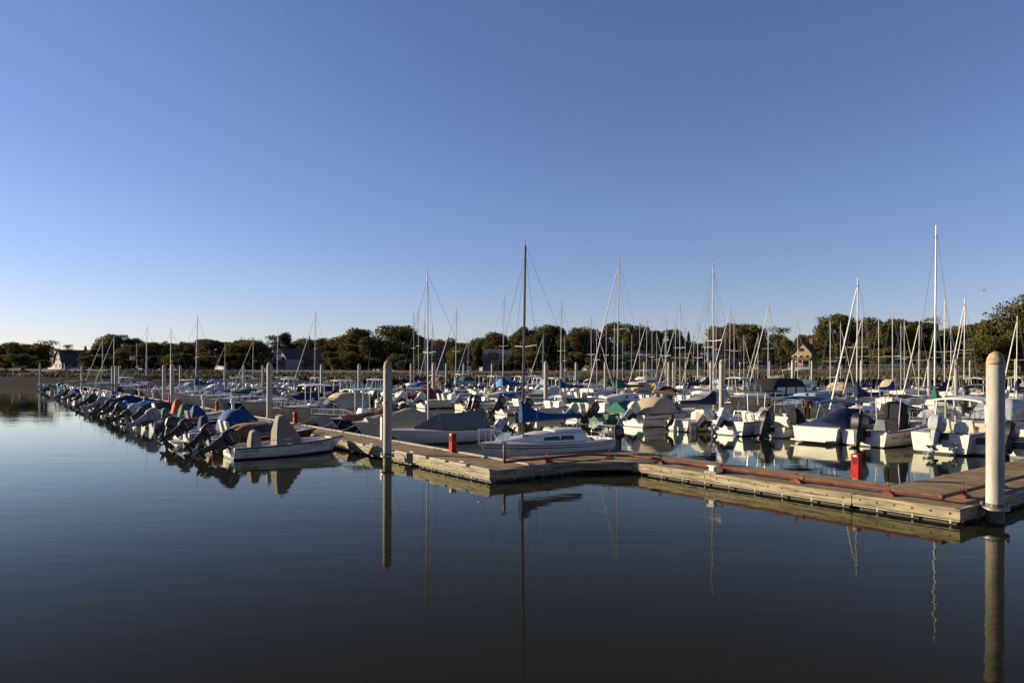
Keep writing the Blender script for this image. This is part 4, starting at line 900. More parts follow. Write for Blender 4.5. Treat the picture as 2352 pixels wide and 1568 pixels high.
addp('D', 1180, 6.6, dict(zs=.9, zb=1.1, cabin=(.45, .94, .3), wind=(4.2, 3.0, 1.0, .6, .6), canvas=('lightgrey', .9, 3.4, .95, 1.0, .85), canwin=2, railt=.5), 'x', 'cabin cruiser', 'white cuddy cruiser with clear curtains left of the nearest mast', 'cabin_cruiser')
addp('D', 1075, 6.2, dict(zs=.8, zb=1.05, hull='cream', seat=(2.3, 'bench', 'darkgreen'), arch=(3.2, 1.7), console=(3.0, 'darkgreen', 1.5)), 'x', 'motorboat', 'cream boat with a white frame and green canvas')
addp('D', 2010, 6.6, dict(zs=.8, zb=1.05, cover=('darkbrown', .05, .9, ((0, .3), (.5, .6), (1, .1))), boot='slate'), 'x', 'motorboat', 'white boat under a long dark brown cover, tan supports')
addp('D', 2240, 6.2, dict(zs=.8, zb=1.05, canvas=('lightgrey', 1.2, 4.0, 1.0, .9, 1.1), canwin=2, motors=(('black', 30, 0, 1.1),), railt=.6), 'x', 'motorboat', 'white boat with clear vinyl side curtains behind the pilothouse boat')
# ---- third dock
adds('E', 1565, 690, dict(sc=None, ring=True, hull='slate', zs=1.0, zb=1.25, dodger='darkbrown', cab=.45, hatch=True, sw=.6), 'x', 8.4, 'dark blue grey ketch like sloop with yellow horseshoe buoy at stern')
adds('E', 1627, 684, dict(sc='navy', zs=.95, boom=3.6, peak=.75), 'x', 8.6, 'white sloop with navy cover peaked at its mast, behind yellow buoy')
adds('E', 962, 706, dict(sc='blue', boom=3.6, peak=.75), 'x', 8.0, 'white sloop with blue cover sloping left, right of marked pile')
adds('E', 2049, 709, dict(sc='blue', boom=2.6, peak=.7), 'x', 7.6, 'white sloop with short bright blue cover right of centre right pile')
for x, yt, c, j, L in ((955, 716, None, False, 7.5), (978, 731, 'navy', False, 7.2), (1606, 731, 'navy', True, 7.4), (1914, 735, None, False, 7), (2172, 684, 'navy', False, 8.2), (1534, 726, None, False, 8), (1360, 728, 'navy', False, 7.5), (1375, 750, None, True, 7)):
    adds('E', x, yt, dict(sc=c, jib=j), f'white sloop, {nice(c) + " boom cover" if c else "bare boom"}{", furled jib" if j else ""}', L)
for x, yt, c, j, L in ((1764, 694, 'brown', True, 8.4), (1678, 703, 'darkbrown', True, 8.6), (2214, 686, 'black', True, 8.6), (1983, 720, 'navy', True, 7.6), (2338, 725, 'navy', True, 7.6), (1483, 732, None, True, 8), (1410, 735, 'navy', False, 7.6), (990, 746, None, True, 7.2), (1073, 776, None, True, 6.6), (2110, 733, None, True, 7.4), (1552, 741, None, True, 7.5), (1245, 768, 'navy', True, 7)):
    adds('F', x, yt, dict(sc=c, jib=j), f'white sloop, {nice(c) + " boom cover" if c else "bare boom"}{", furled jib" if j else ""}', L)
for x, yt, c, j, L in ((1690, 718, 'navy', False, 8.4), (1831, 733, None, False, 8), (2022, 735, 'navy', False, 8), (2078, 736, None, True, 8), (2185, 748, 'navy', False, 7.6), (1500, 750, None, False, 7.6), (1468, 741, 'navy', False, 7.6), (1512, 760, None, True, 7), (1648, 712, None, False, 8.4), (1710, 770, 'navy', True, 7), (1575, 752, None, False, 7.4), (1395, 745, None, False, 7.6), (1300, 772, None, False, 7), (1930, 740, 'navy', True, 7.6), (2067, 742, None, False, 7.6)):
    adds('G', x, yt, dict(sc=c, jib=j), f'white sloop, {nice(c) + " boom cover" if c else "bare boom"}{", furled jib" if j else ""}', L)
for x, yt, c, j, L in ((1448, 768, None, False, 7), (1525, 762, 'navy', True, 7), (1592, 765, None, True, 7), (1665, 760, None, False, 7.4), (1740, 765, None, True, 7.4), (2215, 720, 'navy', True, 8.4), (2150, 740, None, True, 8), (1430, 780, None, False, 6.6), (1620, 775, None, False, 7)):
    adds('H', x, yt, dict(sc=c, jib=j), f'white sloop, {nice(c) + " boom cover" if c else "bare boom"}{", furled jib" if j else ""}', L)
addp('F', 1770, 9.5, dict(B=3.1, zs=1.25, zb=1.8, open=(.05, .35), fly=(2.6, 6.6, 1.25, 1.35), railt=.5), 'x', 'motor yacht', 'white flybridge motor yacht standing above the cruisers right of centre', 'motor_yacht')
addp('G', 1450, 9.5, dict(B=3.1, zs=1.25, zb=1.8, open=(.05, .3), fly=(2.4, 6.4, 1.2, 1.35), railt=.5), 'x', 'motor yacht', 'white flybridge motor yacht among the distant masts near centre', 'motor_yacht')
addp('F', 1200, 7.0, dict(hull='maroon', zs=1.0, zb=1.3, cabin=(.45, .94, .5), hardtop=(1.6, 4.0, 1.0, 2.6)), 'x', 'cabin boat', 'red hulled cabin boat with white hardtop left of a pale pile', 'cabin_boat')
# ---- fillers between the boats told apart above
WH = ['white', 'white', 'white', 'white', 'cream', 'lightgrey', 'navy', 'white', 'palegrey', 'maroon', 'green']
CV = ['navy', 'tan', 'black', 'blue', 'grey', 'darkgreen', 'beige', 'maroon', 'brown', 'slate', 'skyblue', 'lightgrey']
MC = ['black', 'black', 'white', 'grey', 'black', 'silver', 'white']
NICE = {'skyblue': 'sky blue', 'lightgrey': 'light grey', 'palegrey': 'pale grey', 'darkgreen': 'dark green', 'darkbrown': 'dark brown'}
def nice(c): return NICE.get(c, c)
def filler(row, rr):
    d = ROWS[row][1]; small = row == 'A'
    hc, cv, mc = rr.choice(WH), rr.choice(CV), rr.choice(MC)
    tilt = rr.choice((55, 60, 62, 40, 20, 8)); sc = rr.uniform(.68, 1.0) if small else rr.uniform(.85, 1.15)
    if small: hc, cv = rr.choice(('white', 'white', 'white', 'lightgrey', 'cream')), rr.choice(('blue', 'skyblue', 'navy', 'tan', 'blue', 'maroon', 'green'))
    kinds = ['skiff', 'skiff', 'cons', 'cover', 'bowr', 'cover', 'bim'] if small else ['ttop', 'cuddy', 'cuddy', 'bim', 'hard', 'ttop', 'cuddy', 'cons'] if row in 'EFGHI' else ['ttop', 'cons', 'cover', 'bowr', 'cuddy', 'cuddy', 'bim', 'hard', 'cons', 'ttop']
    k = rr.choice(kinds); L = rr.uniform(4.3, 4.9) if small else rr.uniform(5.4, 6.6); m = ((mc, tilt, 0, sc),)
    o = dict(hull=hc, zs=rr.uniform(.48, .56) if small else rr.uniform(.66, .85), motors=m, boot=rr.choice(('slate', 'maroon', 'black', 'navy', 'brown')), rail=rr.choice(('black', 'lightgrey', 'black', 'navy')))
    o['zb'] = o['zs'] + (.22 if small else .3)
    if rr.random() < .35: o['stripe'] = rr.choice(('navy', 'maroon', 'blue', 'green', 'slate'))
    if rr.random() < .3: o['antenna'] = (L * .45, .3, 1.2, rr.uniform(1.5, 3))
    if k == 'skiff': o.update(console=(L * .5, cv, 1.15), seat=(L * .25, 'cover', cv)); lk = f'{nice(hc)} skiff with {nice(cv)} covers'
    elif k == 'cons': o.update(console=(L * .48, 'bare'), seat=(L * .32, 'lean', 'vinyl')); lk = f'{nice(hc)} centre console with {nice(mc)} outboard'
    elif k == 'ttop': o.update(console=(L * .46, 'bare'), seat=(L * .32, 'lean', 'vinyl'), ttop=(rr.choice((cv, 'white')), L * .44, rr.uniform(2.3, 2.6), rr.uniform(1.6, 2.2)), railt=.6); lk = f'{nice(hc)} console boat with {nice(o["ttop"][0])} T-top'
    elif k == 'cover': o.update(cover=(cv, .06, .93, ((0, .2), (.45, rr.uniform(.5, .85)), (.65, .45), (1, .05)))); lk = f'{nice(hc)} boat under a {nice(cv)} cover'
    elif k == 'bowr': o.update(wind=(L * .62, L * .42, o.get('B', L * .36) * .42, .45, .4), seat=(L * .3, 'pair', 'vinyl'), siderail=(.66, .95)); lk = f'{nice(hc)} bowrider with {nice(mc)} outboard'
    elif k == 'bim': o.update(bimini=(cv, L * .25, L * .62, .9, rr.uniform(1.8, 2.2)), seat=(L * .3, 'pair', 'vinyl'), console=(L * .5, 'bare')); lk = f'{nice(hc)} boat under a {nice(cv)} bimini'
    elif k == 'hard': o.update(hardtop=(L * .28, L * .62, .95, 2.4), B=L * .37, zs=.85, zb=1.2, floor=.3, railt=.55); lk = f'{nice(hc)} pilothouse boat with {nice(mc)} outboard'
    else: o.update(zs=.92, zb=1.2, cabin=(.46, .94, .33), wind=(L * .62, L * .45, 1.0, .6, .6), canvas=(cv, L * .12, L * .52, .95, 1.05, rr.uniform(.7, 1.0)), canwin=rr.choice((0, 2)), railt=.5); lk = f'{nice(hc)} cuddy cruiser with {nice(cv)} canvas'
    if row in 'EFGHI':      # bigger boats berth on the far docks
        L = L * 1.22; o['zs'] += .12; o['zb'] += .2
        for key in ('bimini', 'ttop', 'hardtop'):
            if key in o: q = list(o[key]); q[4 if key == 'bimini' else 2 if key == 'ttop' else 3] += rr.uniform(.3, .7); o[key] = tuple(q)
        if 'canvas' in o: q = list(o['canvas']); q[2] *= 1.2; q[3] *= 1.15; q[4] += .2; q[5] *= 1.45; o['canvas'] = tuple(q)
    return dict(row=row, L=L, o=o, look=lk, cat='motorboat', full=None, name='motorboat', kind='p', w=L * .36)
for row, (bb, d, a0, a1, nm) in ROWS.items():
    rr = random.Random(ord(row) * 13 + 5)
    ex = sorted((b['a'], b['w']) for b in BOATS if b['row'] == row)
    gap = 4.3 if row == 'A' else 3.4 if row == 'B' else 3.6
    a = a0 + .8
    if row in 'AB': a = 33
    while a < a1:
        hit = [q for q, w in ex if abs(q - a) < w / 2 + 1.45]
        if hit: a = max(a + .5, max(hit) + 2.6); continue
        if rr.random() < (.97 if row in 'ABC' else .93):
            f = filler(row, rr); f['a'] = a; BOATS.append(f)
        a += gap * rr.uniform(.92, 1.12)
LONGROW = {}
for b in BOATS: LONGROW.setdefault(b['row'], []).append(b)
NB = 0
for row, lst in LONGROW.items():
    bb, d, _, _, nm = ROWS[row]; lst.sort(key=lambda q: q['a'])
    for i, b in enumerate(lst):
        rr = random.Random(i * 31 + ord(row))
        L = b['L']; st = bb - L if d > 0 else bb + L
        jit = rr.uniform(-.25, .12) if not b['full'] else 0
        p = ab(b['a'], st + (jit if d > 0 else -jit)); an = TH + (0 if d > 0 else math.pi) + (rr.uniform(-.05, .05))
        lab = b['full'] or f'{b["look"]}, {ordn(i + 1)} from right, {nm.replace(" the ", " ")}'
        grp = 'boats moored along the ' + nm
        z = rr.uniform(-.03, .03)
        (powerboat if b['kind'] == 'p' else sailboat)(b['name'], p + Vector((0, 0, z)), an, L, b['o'], lab, b['cat'], grp); NB += 1
# the sloop alongside the cross dock
sailboat('sailboat', ab(20.3, 20.1, 0), TH + math.pi, 6.3, dict(det=2, B=2.1, zs=.68, zb=.80, rake=.75, H=ztop(1197, 555, 25.0), darkmast=True, mt=.72, cab=.34, cabt=(.27, .87), open=(.05, .265), sc='blue', boom=3.0, bz=.45, peak=.52, brise=.03, lean=.004,
     stripes=((.86, 'navy'), (.72, 'navy')), boot='slate', railt=.84, pushpit=True, motors=(('black', 10, .42, .95),), wins=((2, 4), (4, 6)), mr=.054, dist=25, rudder=True,
     text=(('CT 6207 AE', 5.15, .46, .13, LETTERBLUE, 1),)), 'white sloop with a dark mast and royal blue sail cover beside the cross dock', 'sailboat', 'boats moored along the inner side of the long dock')
print('BOATS', NB)
# ================================================================ FAR SHORE: trees, houses
def leafm(name, c1, c2):
    m = bpy.data.materials.new(name); m.use_nodes = True; nt = m.node_tree; p = nt.nodes['Principled BSDF']; p.inputs['Roughness'].default_value = .75; p.inputs['Specular IOR Level'].default_value = .15
    oi = nt.nodes.new('ShaderNodeObjectInfo'); tc = nt.nodes.new('ShaderNodeTexCoord'); nz = nt.nodes.new('ShaderNodeTexNoise'); nz.inputs['Scale'].default_value = 9; nz.inputs['Detail'].default_value = 4
    nt.links.new(tc.outputs['Object'], nz.inputs[0]); ad = nt.nodes.new('ShaderNodeMath'); ad.operation = 'MULTIPLY_ADD'; ad.inputs[1].default_value = .55; 
    nt.links.new(oi.outputs['Random'], ad.inputs[0]); nt.links.new(nz.outputs[0], ad.inputs[2])
    cr = nt.nodes.new('ShaderNodeValToRGB'); cr.color_ramp.elements[0].position = .35; cr.color_ramp.elements[1].position = 1.05
    cr.color_ramp.elements[0].color = (*c1, 1); cr.color_ramp.elements[1].color = (*c2, 1)
    nt.links.new(ad.outputs[0], cr.inputs[0]); nt.links.new(cr.outputs[0], p.inputs['Base Color'])
    tr = nt.nodes.new('ShaderNodeBsdfTranslucent'); mx = nt.nodes.new('ShaderNodeMixShader'); mx.inputs[0].default_value = .28
    nt.links.new(cr.outputs[0], tr.inputs[0]); nt.links.new(p.outputs[0], mx.inputs[1]); nt.links.new(tr.outputs[0], mx.inputs[2]); nt.links.new(mx.outputs[0], nt.nodes['Material Output'].inputs[0])
    return m
LEAF = leafm('foliage_dark_green', (.032, .034, .010), (.095, .083, .024)); LEAFY = leafm('foliage_yellow_green', (.085, .080, .014), (.13, .11, .02)); LEAFC = leafm('foliage_conifer', (.024, .032, .014), (.05, .055, .02))
LEAFR = leafm('foliage_bronze', (.042, .030, .013), (.085, .056, .022))
BARK = mat('bark', (.07, .055, .04), .9, 0, .25, 8)
def leaf(g, c, s, rr):
    n = Vector((rr.gauss(0, 1), rr.gauss(0, 1), rr.gauss(0, 1) + .4)).normalized(); a = n.orthogonal().normalized(); a = Matrix.Rotation(rr.uniform(0, 6.28), 3, n) @ a; b = n.cross(a)
    a *= s; b *= s * rr.uniform(.5, .9)
    g.poly([c - a - b * .4, c - a * .1 - b, c + a, c + a * .1 + b])
def tree_protos():
    P = {}
    for k in range(6):      # broad crowns
        rr = random.Random(100 + k); g = G(); t = G(); n = 19 + k
        t.tube([(0, 0, -.03), (.01, 0, .15), (.0, .01, .4), (.01, .0, .6)], .028, 7, 0, .008)
        cls = []
        for i in range(n):
            z = rr.uniform(.24, .88); w = .40 * math.sin(math.pi * cl((z - .02) / 1.06)) ** .6; an = rr.uniform(0, 6.28); q = math.sqrt(rr.random()) * w * .85
            cls.append((Vector((q * math.cos(an), q * math.sin(an), z)), rr.uniform(.11, .19)))
        cls.append((Vector((rr.uniform(-.1, .1), 0, .90)), .13)); cls.append((Vector((rr.uniform(-.2, .2), 0, .15)), .2))
        for c, r_ in cls:
            if rr.random() < .6: t.tube([(0, 0, max(.1, c.z * .5)), (c.x * .5, c.y * .5, c.z * .75), tuple(c)], .012, 5, 0, .004)
            for j in range(int(430 * (r_ / .15) ** 2)):
                v = Vector((rr.gauss(0, 1), rr.gauss(0, 1), rr.gauss(0, 1))).normalized() * r_ * rr.uniform(.55, 1.12); v.z *= .8
                leaf(g, c + v, rr.uniform(.013, .025), rr)
        P['broad%d' % k] = (t, g)
    for k in range(2):      # conifer
        rr = random.Random(200 + k); g = G(); t = G(); t.tube([(0, 0, -.03), (0, 0, .5), (0, 0, .99)], .022, 6, 0, .003)
        for i in range(26):
            z = .08 + .9 * i / 26; w = (1 - z) * .30 + .012
            for b in range(9):
                an = rr.uniform(0, 6.28)
                for j in range(7):
                    q = w * (j + .5) / 7 * rr.uniform(.8, 1.2); leaf(g, Vector((q * math.cos(an), q * math.sin(an), z - q * .25 + rr.uniform(-.01, .01))), rr.uniform(.014, .026), rr)
        P['conifer%d' % k] = (t, g)
    rr = random.Random(300); t = G(); g = G()      # bare tree
    def br(p, d, L, r_, lv):
        q = p + d * L; t.tube([p, p.lerp(q, .5) + Vector((rr.uniform(-1, 1), rr.uniform(-1, 1), 0)) * L * .06, q], r_, 5, 0, r_ * .6)
        if lv == 0:
            for j in range(2): leaf(g, q + Vector((rr.uniform(-.02, .02), rr.uniform(-.02, .02), 0)), .008, rr)
            return
        for j in range(4 if lv > 1 else 5):
            nd = (d + Vector((rr.uniform(-.8, .8), rr.uniform(-.8, .8), rr.uniform(-.1, .5)))).normalized(); br(p.lerp(q, rr.uniform(.55, 1)), nd, L * rr.uniform(.55, .75), r_ * .55, lv - 1)
    br(Vector((0, 0, -.02)), Vector((0, 0, 1)), .38, .022, 4); P['bare0'] = (t, g)
    for k in range(2):      # sparse, see-through crown
        rr = random.Random(400 + k); t = G(); g = G(); t.tube([(0, 0, -.03), (.02, 0, .4), (-.01, 0, .7)], .018, 6, 0, .006)
        for i in range(10):
            an = rr.uniform(0, 6.28); q = rr.uniform(.1, .38); z = rr.uniform(.55, .95); c = Vector((q * math.cos(an), q * math.sin(an), z)); t.tube([(0, 0, rr.uniform(.35, .65)), (c.x * .6, c.y * .6, c.z * .88), tuple(c)], .008, 4, 0, .003)
            for j in range(70):
                v = Vector((rr.gauss(0, .09), rr.gauss(0, .09), rr.gauss(0, .03))); leaf(g, c + v, rr.uniform(.014, .026), rr)
        P['sparse%d' % k] = (t, g)
    return P
TP = tree_protos(); TM = {}
def tree(kind, X, Y, h, w, lm, label, rz):
    key = kind
    if key not in TM:
        t, g = TP[kind]; a = t.build('trunk', BARK); b = g.build('crown', LEAF, smooth=False); TM[key] = (a.data, b.data); bpy.data.objects.remove(a); bpy.data.objects.remove(b)
    r = empty({'c': 'conifer_tree', 'b': 'broadleaf_tree', 's': 'sparse_tree'}[kind[0]] if kind != 'bare0' else 'bare_tree', (X, Y, zland(X) - .1), rz, label, 'tree', 'trees on the far shore')
    r.scale = (w, w, h)
    for nm, me in zip(('trunk', 'crown'), TM[key]):
        o = bpy.data.objects.new(nm, me); COL.objects.link(o); o.parent = r
        if nm == 'crown': o.material_slots[0].link = 'OBJECT'; o.material_slots[0].material = lm
TL = [(8, 790, 70, 'b', 205), (34, 786, 70, 'b', 200), (62, 790, 60, 'b', 212), (88, 788, 60, 'b', 206), (108, 777, 62, 's', 215), (196, 792, 34, 'c', 205), (214, 800, 50, 'b', 200), (236, 782, 46, 'b', 215), (258, 768, 70, 'b', 225), (290, 790, 50, 'b', 206), (309, 777, 52, 'b', 228), (345, 786, 66, 'b', 210), (380, 784, 60, 'b', 222), (410, 812, 66, 'y', 186), (424, 785, 64, 'b', 214), (245, 812, 46, 'y', 190),
      (465, 779, 36, 'b', 226), (490, 780, 80, 'r', 208), (526, 786, 60, 'b', 224), (578, 757, 84, 'x', 240), (572, 782, 96, 'b', 205), (548, 800, 60, 'r', 226), (632, 763, 54, 's', 240), (651, 764, 44, 'b', 244), (684, 785, 60, 'b', 248), (711, 769, 20, 'c', 232), (750, 776, 70, 'r', 250), (790, 768, 70, 'b', 240), (828, 755, 84, 'r', 232), (775, 806, 80, 'b', 206), (862, 771, 70, 'b', 208), (806, 790, 60, 'b', 214),
      (917, 748, 110, 'b', 215), (955, 770, 60, 'b', 224), (880, 782, 60, 'b', 226), (1033, 776, 70, 'b', 262), (1048, 797, 48, 'y', 195), (1098, 776, 44, 'b', 256), (1145, 764, 80, 'b', 240), (1178, 770, 60, 'b', 250), (1208, 751, 76, 'b', 230), (1240, 762, 60, 'b', 220), (1272, 747, 86, 'b', 226), (1325, 752, 90, 'b', 214), (1366, 756, 70, 'b', 230), (1404, 741, 84, 'b', 234), (1444, 744, 90, 'b', 222), (1486, 754, 80, 'b', 240), (1528, 757, 80, 'b', 226), (1563, 772, 50, 'b', 246), (1581, 758, 34, 'c', 222),
      (1620, 800, 40, 'b', 240), (1650, 750, 66, 'b', 238), (1683, 744, 80, 'r', 226), (1722, 746, 70, 'b', 220), (1783, 742, 64, 's', 230), (1752, 790, 50, 'b', 246), (1800, 775, 50, 'b', 252), (1842, 768, 40, 'b', 262), (1886, 760, 40, 'b', 236), (1920, 721, 96, 'b', 205), (1952, 742, 60, 'b', 226), (1984, 730, 84, 'b', 220), (2015, 740, 60, 'b', 232), (2048, 732, 84, 'b', 212), (2030, 800, 60, 'y', 180), (2104, 738, 84, 'b', 226), (2076, 748, 60, 'y', 202), (2148, 718, 36, 's', 228), (2152, 742, 30, 'c', 226), (2194, 749, 84, 'b', 214), (2246, 742, 80, 'b', 205), (2222, 752, 60, 'b', 230), (2285, 728, 76, 'b', 160), (2345, 704, 100, 'b', 156), (2308, 690, 96, 's', 158), (2352, 662, 110, 's', 162), (2395, 668, 120, 'b', 165), (2330, 760, 90, 'b', 152), (2262, 772, 80, 'b', 150)]
rr = random.Random(77)
for i in range(34):
    x = -60 + i * 76 + rr.uniform(-25, 25)
    if x < 170 and x > 128: continue
    TL.append((x, 800 - 26 * cl(x / 1200) + rr.uniform(-8, 12), rr.uniform(70, 110), 'b' if rr.random() < .8 else 'r', 285))
for q_ in ((160, 786, 30, 's'), (330, 781, 40, 's'), (700, 770, 40, 's'), (845, 748, 50, 's'), (1230, 742, 46, 's'), (1350, 743, 44, 's'), (1470, 738, 50, 's'), (1545, 748, 40, 's'), (1905, 716, 50, 's'), (1965, 726, 46, 's'), (2080, 728, 50, 's'), (2230, 736, 50, 's')): TL.append(q_ + (238,))
LOOK = {'b': 'dark green broadleaf tree', 'c': 'narrow dark conifer', 's': 'open crowned sparse tree', 'y': 'yellow green small tree', 'r': 'bronze tinged broad tree', 'x': 'leafless pale branched tree'}
TL.sort(key=lambda q: q[0])
cnt = {}
for i, (x, yt, wpx, k, Y) in enumerate(TL):
    X = (x - CX) / F * Y; h = ztop(x, yt, Y) - zland(X) + .1; w = wpx / F * Y / .80
    kind = {'b': 'broad%d' % (i * 5 % 6), 'r': 'broad%d' % (i * 7 % 6), 'y': 'broad%d' % (i % 6), 'c': 'conifer%d' % (i % 2), 's': 'sparse%d' % (i % 2), 'x': 'bare0'}[k]
    if k == 'c': w = wpx / F * Y / .55
    cnt[k] = cnt.get(k, 0) + 1
    tree(kind, X, Y, h, w, {'y': LEAFY, 'c': LEAFC, 'r': LEAFR}.get(k, LEAF), f'{LOOK[k]} on the far shore, {ordn(cnt[k])} of its kind from the left', rr.uniform(0, 6.28))
# low shrubs along the foot of the trees
for i in range(56):
    x = 5 + i * 42.5 + rr.uniform(-12, 12); Y = rr.uniform(183, 192) if x < 2200 else 165; X = (x - CX) / F * Y
    if 120 < x < 205 or 640 < x < 760 or 980 < x < 1110 or 1800 < x < 1890: continue
    cnt['shrub'] = cnt.get('shrub', 0) + 1
    key = 'broad%d' % (i % 6); h = rr.uniform(2.5, 5.5); w = rr.uniform(5, 9)
    tree(key, X, Y, h, w, LEAF if i % 4 else LEAFR, f'low dark shrub below the far trees, {ordn(cnt["shrub"])} from the left', rr.uniform(0, 6.28))
ROOFM = {'slate': mat('roof_slate', (.055, .055, .06), .85, 0, .2, 3), 'brown': mat('roof_brown', (.085, .055, .04), .9, 0, .2, 3), 'red': mat('roof_red', (.12, .045, .03), .9, 0, .2, 3)}
def siding(n, c): return mat('siding_' + n, c, .75, 0, .06, 1.2)
WALLM = {'white': siding('white', (.19, .19, .205)), 'cream': siding('cream', (.42, .37, .27)), 'grey': siding('grey', (.20, .21, .22)), 'brick': mat('brick_brown', (.15, .075, .05), .9, 0, .25, 4), 'yellow': siding('yellow', (.26, .185, .09)), 'shingle': siding('shingle', (.10, .085, .07))}
TRIM = siding('trim', (.31, .31, .30))
def house(name, label, x, Y, w, d, hw, hr, yaw, wall, roof, wins, style='gable', ridge='x', chim=(), porch=None, dormers=(), door=None, fe=.10):
    X = (x - CX) / F * Y; r = empty(name, (X, Y, zland(X) - .05), yaw, label, 'house')
    g = G(); W2, D2 = w / 2, d / 2
    if style == 'gambrel': prof = [(-1, 0), (-.62, .62), (0, 1), (.62, .62), (1, 0)]
    else: prof = [(-1, 0), (0, 1), (1, 0)]
    ends = []
    if ridge == 'x': sec = lambda e: [(e * W2, -D2, 0), ] + [(e * W2, p * D2, hw + q * hr) for p, q in prof] + [(e * W2, D2, 0)]
    else: sec = lambda e: [(-W2, e * D2, 0)] + [(p * W2, e * D2, hw + q * hr) for p, q in prof] + [(W2, e * D2, 0)]
    g.rings([sec(-1), sec(1)]); wl = g.build('wall', WALLM[wall], r, smooth=False)
    g = G(); ov = .35; rs = []
    for e in (-1, 1):
        top = []
        for p, q in prof:
            pp = p * (1 + ov / (D2 if ridge == 'x' else W2)) if abs(p) == 1 else p; zz = hw + q * hr + .06 - (ov * hr / (D2 if ridge == 'x' else W2) * .8 if abs(p) == 1 else 0)
            top.append((e * (W2 + ov), pp * D2, zz) if ridge == 'x' else (pp * W2, e * (D2 + ov), zz))
        rs.append(top + [(a, b, c + .18) for a, b, c in reversed(top)])
    g.rings(rs); rf = g.build('roof', ROOFM[roof], r, smooth=False)
    for cx, cy, ch in chim:
        g = G(); g.stack([(hw, cx - .5, cx + .5, .4, .02, cy), (hw + hr + ch, cx - .5, cx + .5, .4, .02, cy), (hw + hr + ch, cx - .58, cx + .58, .48, .02, cy), (hw + hr + ch + .2, cx - .58, cx + .58, .48, .02, cy)]); g.build('chimney', WALLM['brick'], rf, smooth=False)
    for wx, wz, ww, wh, side in wins:       # side f front (-y), l left (-x)
        for nm, e, off, m in (('window', fe, .03, TRIM), ('pane', 0, .045, DARKGLASS)):
            g = G()
            a, b = wx - ww / 2 - e, wx + ww / 2 + e; z0, z1 = wz - e, wz + wh + e
            if side == 'f': g.box(a, b, -D2 - off, -D2 - off + .02, z0, z1)
            else: g.box(-W2 - off, -W2 - off + .02, a, b, z0, z1)
            o = g.build(nm, m, r if nm == 'window' else last, smooth=False); last = o
    if door:
        g = G(); g.box(door - .5, door + .5, -D2 - .04, -D2 - .01, .2, 2.4); g.build('door', mat('door_paint', (.06, .05, .05), .5), r, smooth=False)
    if porch:
        x0, x1, dp, ph = porch; g = G(); g.rings([[(x0, -D2 - dp, ph), (x1, -D2 - dp, ph), (x1, -D2 - .05, ph + .9), (x0, -D2 - .05, ph + .9)], [(x0, -D2 - dp, ph + .15), (x1, -D2 - dp, ph + .15), (x1, -D2 - .05, ph + 1.05), (x0, -D2 - .05, ph + 1.05)]])
        p = g.build('porch', ROOFM[roof], r, smooth=False); n = max(2, int((x1 - x0) / 2))
        for k in range(n + 1):
            g = G(); xx = x0 + .1 + (x1 - x0 - .2) * k / n; g.box(xx - .1, xx + .1, -D2 - dp + .05, -D2 - dp + .25, 0, ph); g.build('post', TRIM, p, smooth=False)
        g = G(); g.box(x0, x1, -D2 - dp + .08, -D2 - dp + .16, .9, 1.05); g.box(x0, x1, -D2 - dp, -D2 - .06, .02, .35); g.build('railing', TRIM, p, smooth=False)
    for dx, dw, dh in dormers:
        g = G(); y0 = -D2 - .15; y1 = 0; z0 = hw - .2
        g.rings([[(dx - dw / 2, y0, z0), (dx + dw / 2, y0, z0), (dx + dw / 2, y0, z0 + dh * .5), (dx, y0, z0 + dh), (dx - dw / 2, y0, z0 + dh * .5)], [(dx - dw / 2, y1, z0), (dx + dw / 2, y1, z0), (dx + dw / 2, y1, z0 + dh * .5), (dx, y1, z0 + dh), (dx - dw / 2, y1, z0 + dh * .5)]]); dm = g.build('dormer', WALLM[wall], r, smooth=False)
        g = G(); y0 -= .02
        for sg in (-1, 1):
            g.quad((dx, y0, z0 + dh + .15), (dx + sg * (dw / 2 + .3), y0, z0 + dh * .5 - .15), (dx + sg * (dw / 2 + .3), y0, z0 + dh * .5 - .45), (dx, y0, z0 + dh - .2))
        g.build('bargeboard', TRIM, dm, smooth=False)
    return r
def row_w(n, x0, x1, z, ww, wh, s='f'): return [(x0 + (x1 - x0) * k / max(1, n - 1), z, ww, wh, s) for k in range(n)]
house('gambrel_house', 'white gambrel house with a dark slate roof at the far left', 164, 240, 8.5, 5.6, 2.8, 3.9, R(55), 'white', 'slate', row_w(2, -1.1, 1.1, 3.0, .8, 1.1, 'l') + row_w(1, 0, 0, 4.8, 1.0, .9, 'l') + row_w(2, -1.5, 1.5, .8, .9, 1.3, 'l') + row_w(3, -3, 3, 1.0, 1.0, 1.5), 'gambrel', porch=(-4.0, 0, 1.6, 2.2))
house('grey_house', 'grey two storey house half hidden behind trees, left of centre', 452, 235, 7, 6, 5.0, 2.4, R(8), 'grey', 'slate', row_w(3, -2.3, 2.3, .8, .9, 1.6) + row_w(3, -2.3, 2.3, 3.2, .9, 1.5), chim=((-1.5, .5, .8),), porch=(-3, 3, 1.5, 2.6))
house('gable_house', 'cream gable fronted house with a dark porch roof', 661, 225, 6.2, 8, 4.0, 3.0, R(-24), 'cream', 'slate', row_w(2, -.5, .5, 5.0, .5, .9) + row_w(2, -1.7, 1.7, 3.0, .8, 1.2) + row_w(2, -1.8, 1.6, .7, 1.2, 1.3), ridge='y', porch=(-3.6, 3.0, 1.6, 2.2))
house('shingle_house', 'brown roofed house with a row of bright dormer windows', 716, 232, 9, 8, 3.4, 3.6, R(10), 'white', 'brown', row_w(6, -3.5, 3.5, 2.5, .7, .8) + row_w(3, -2.5, 2.5, .5, 1, 1.3), chim=((3.5, 0, .8),), porch=(-4.4, 2, 1.8, 2.0))
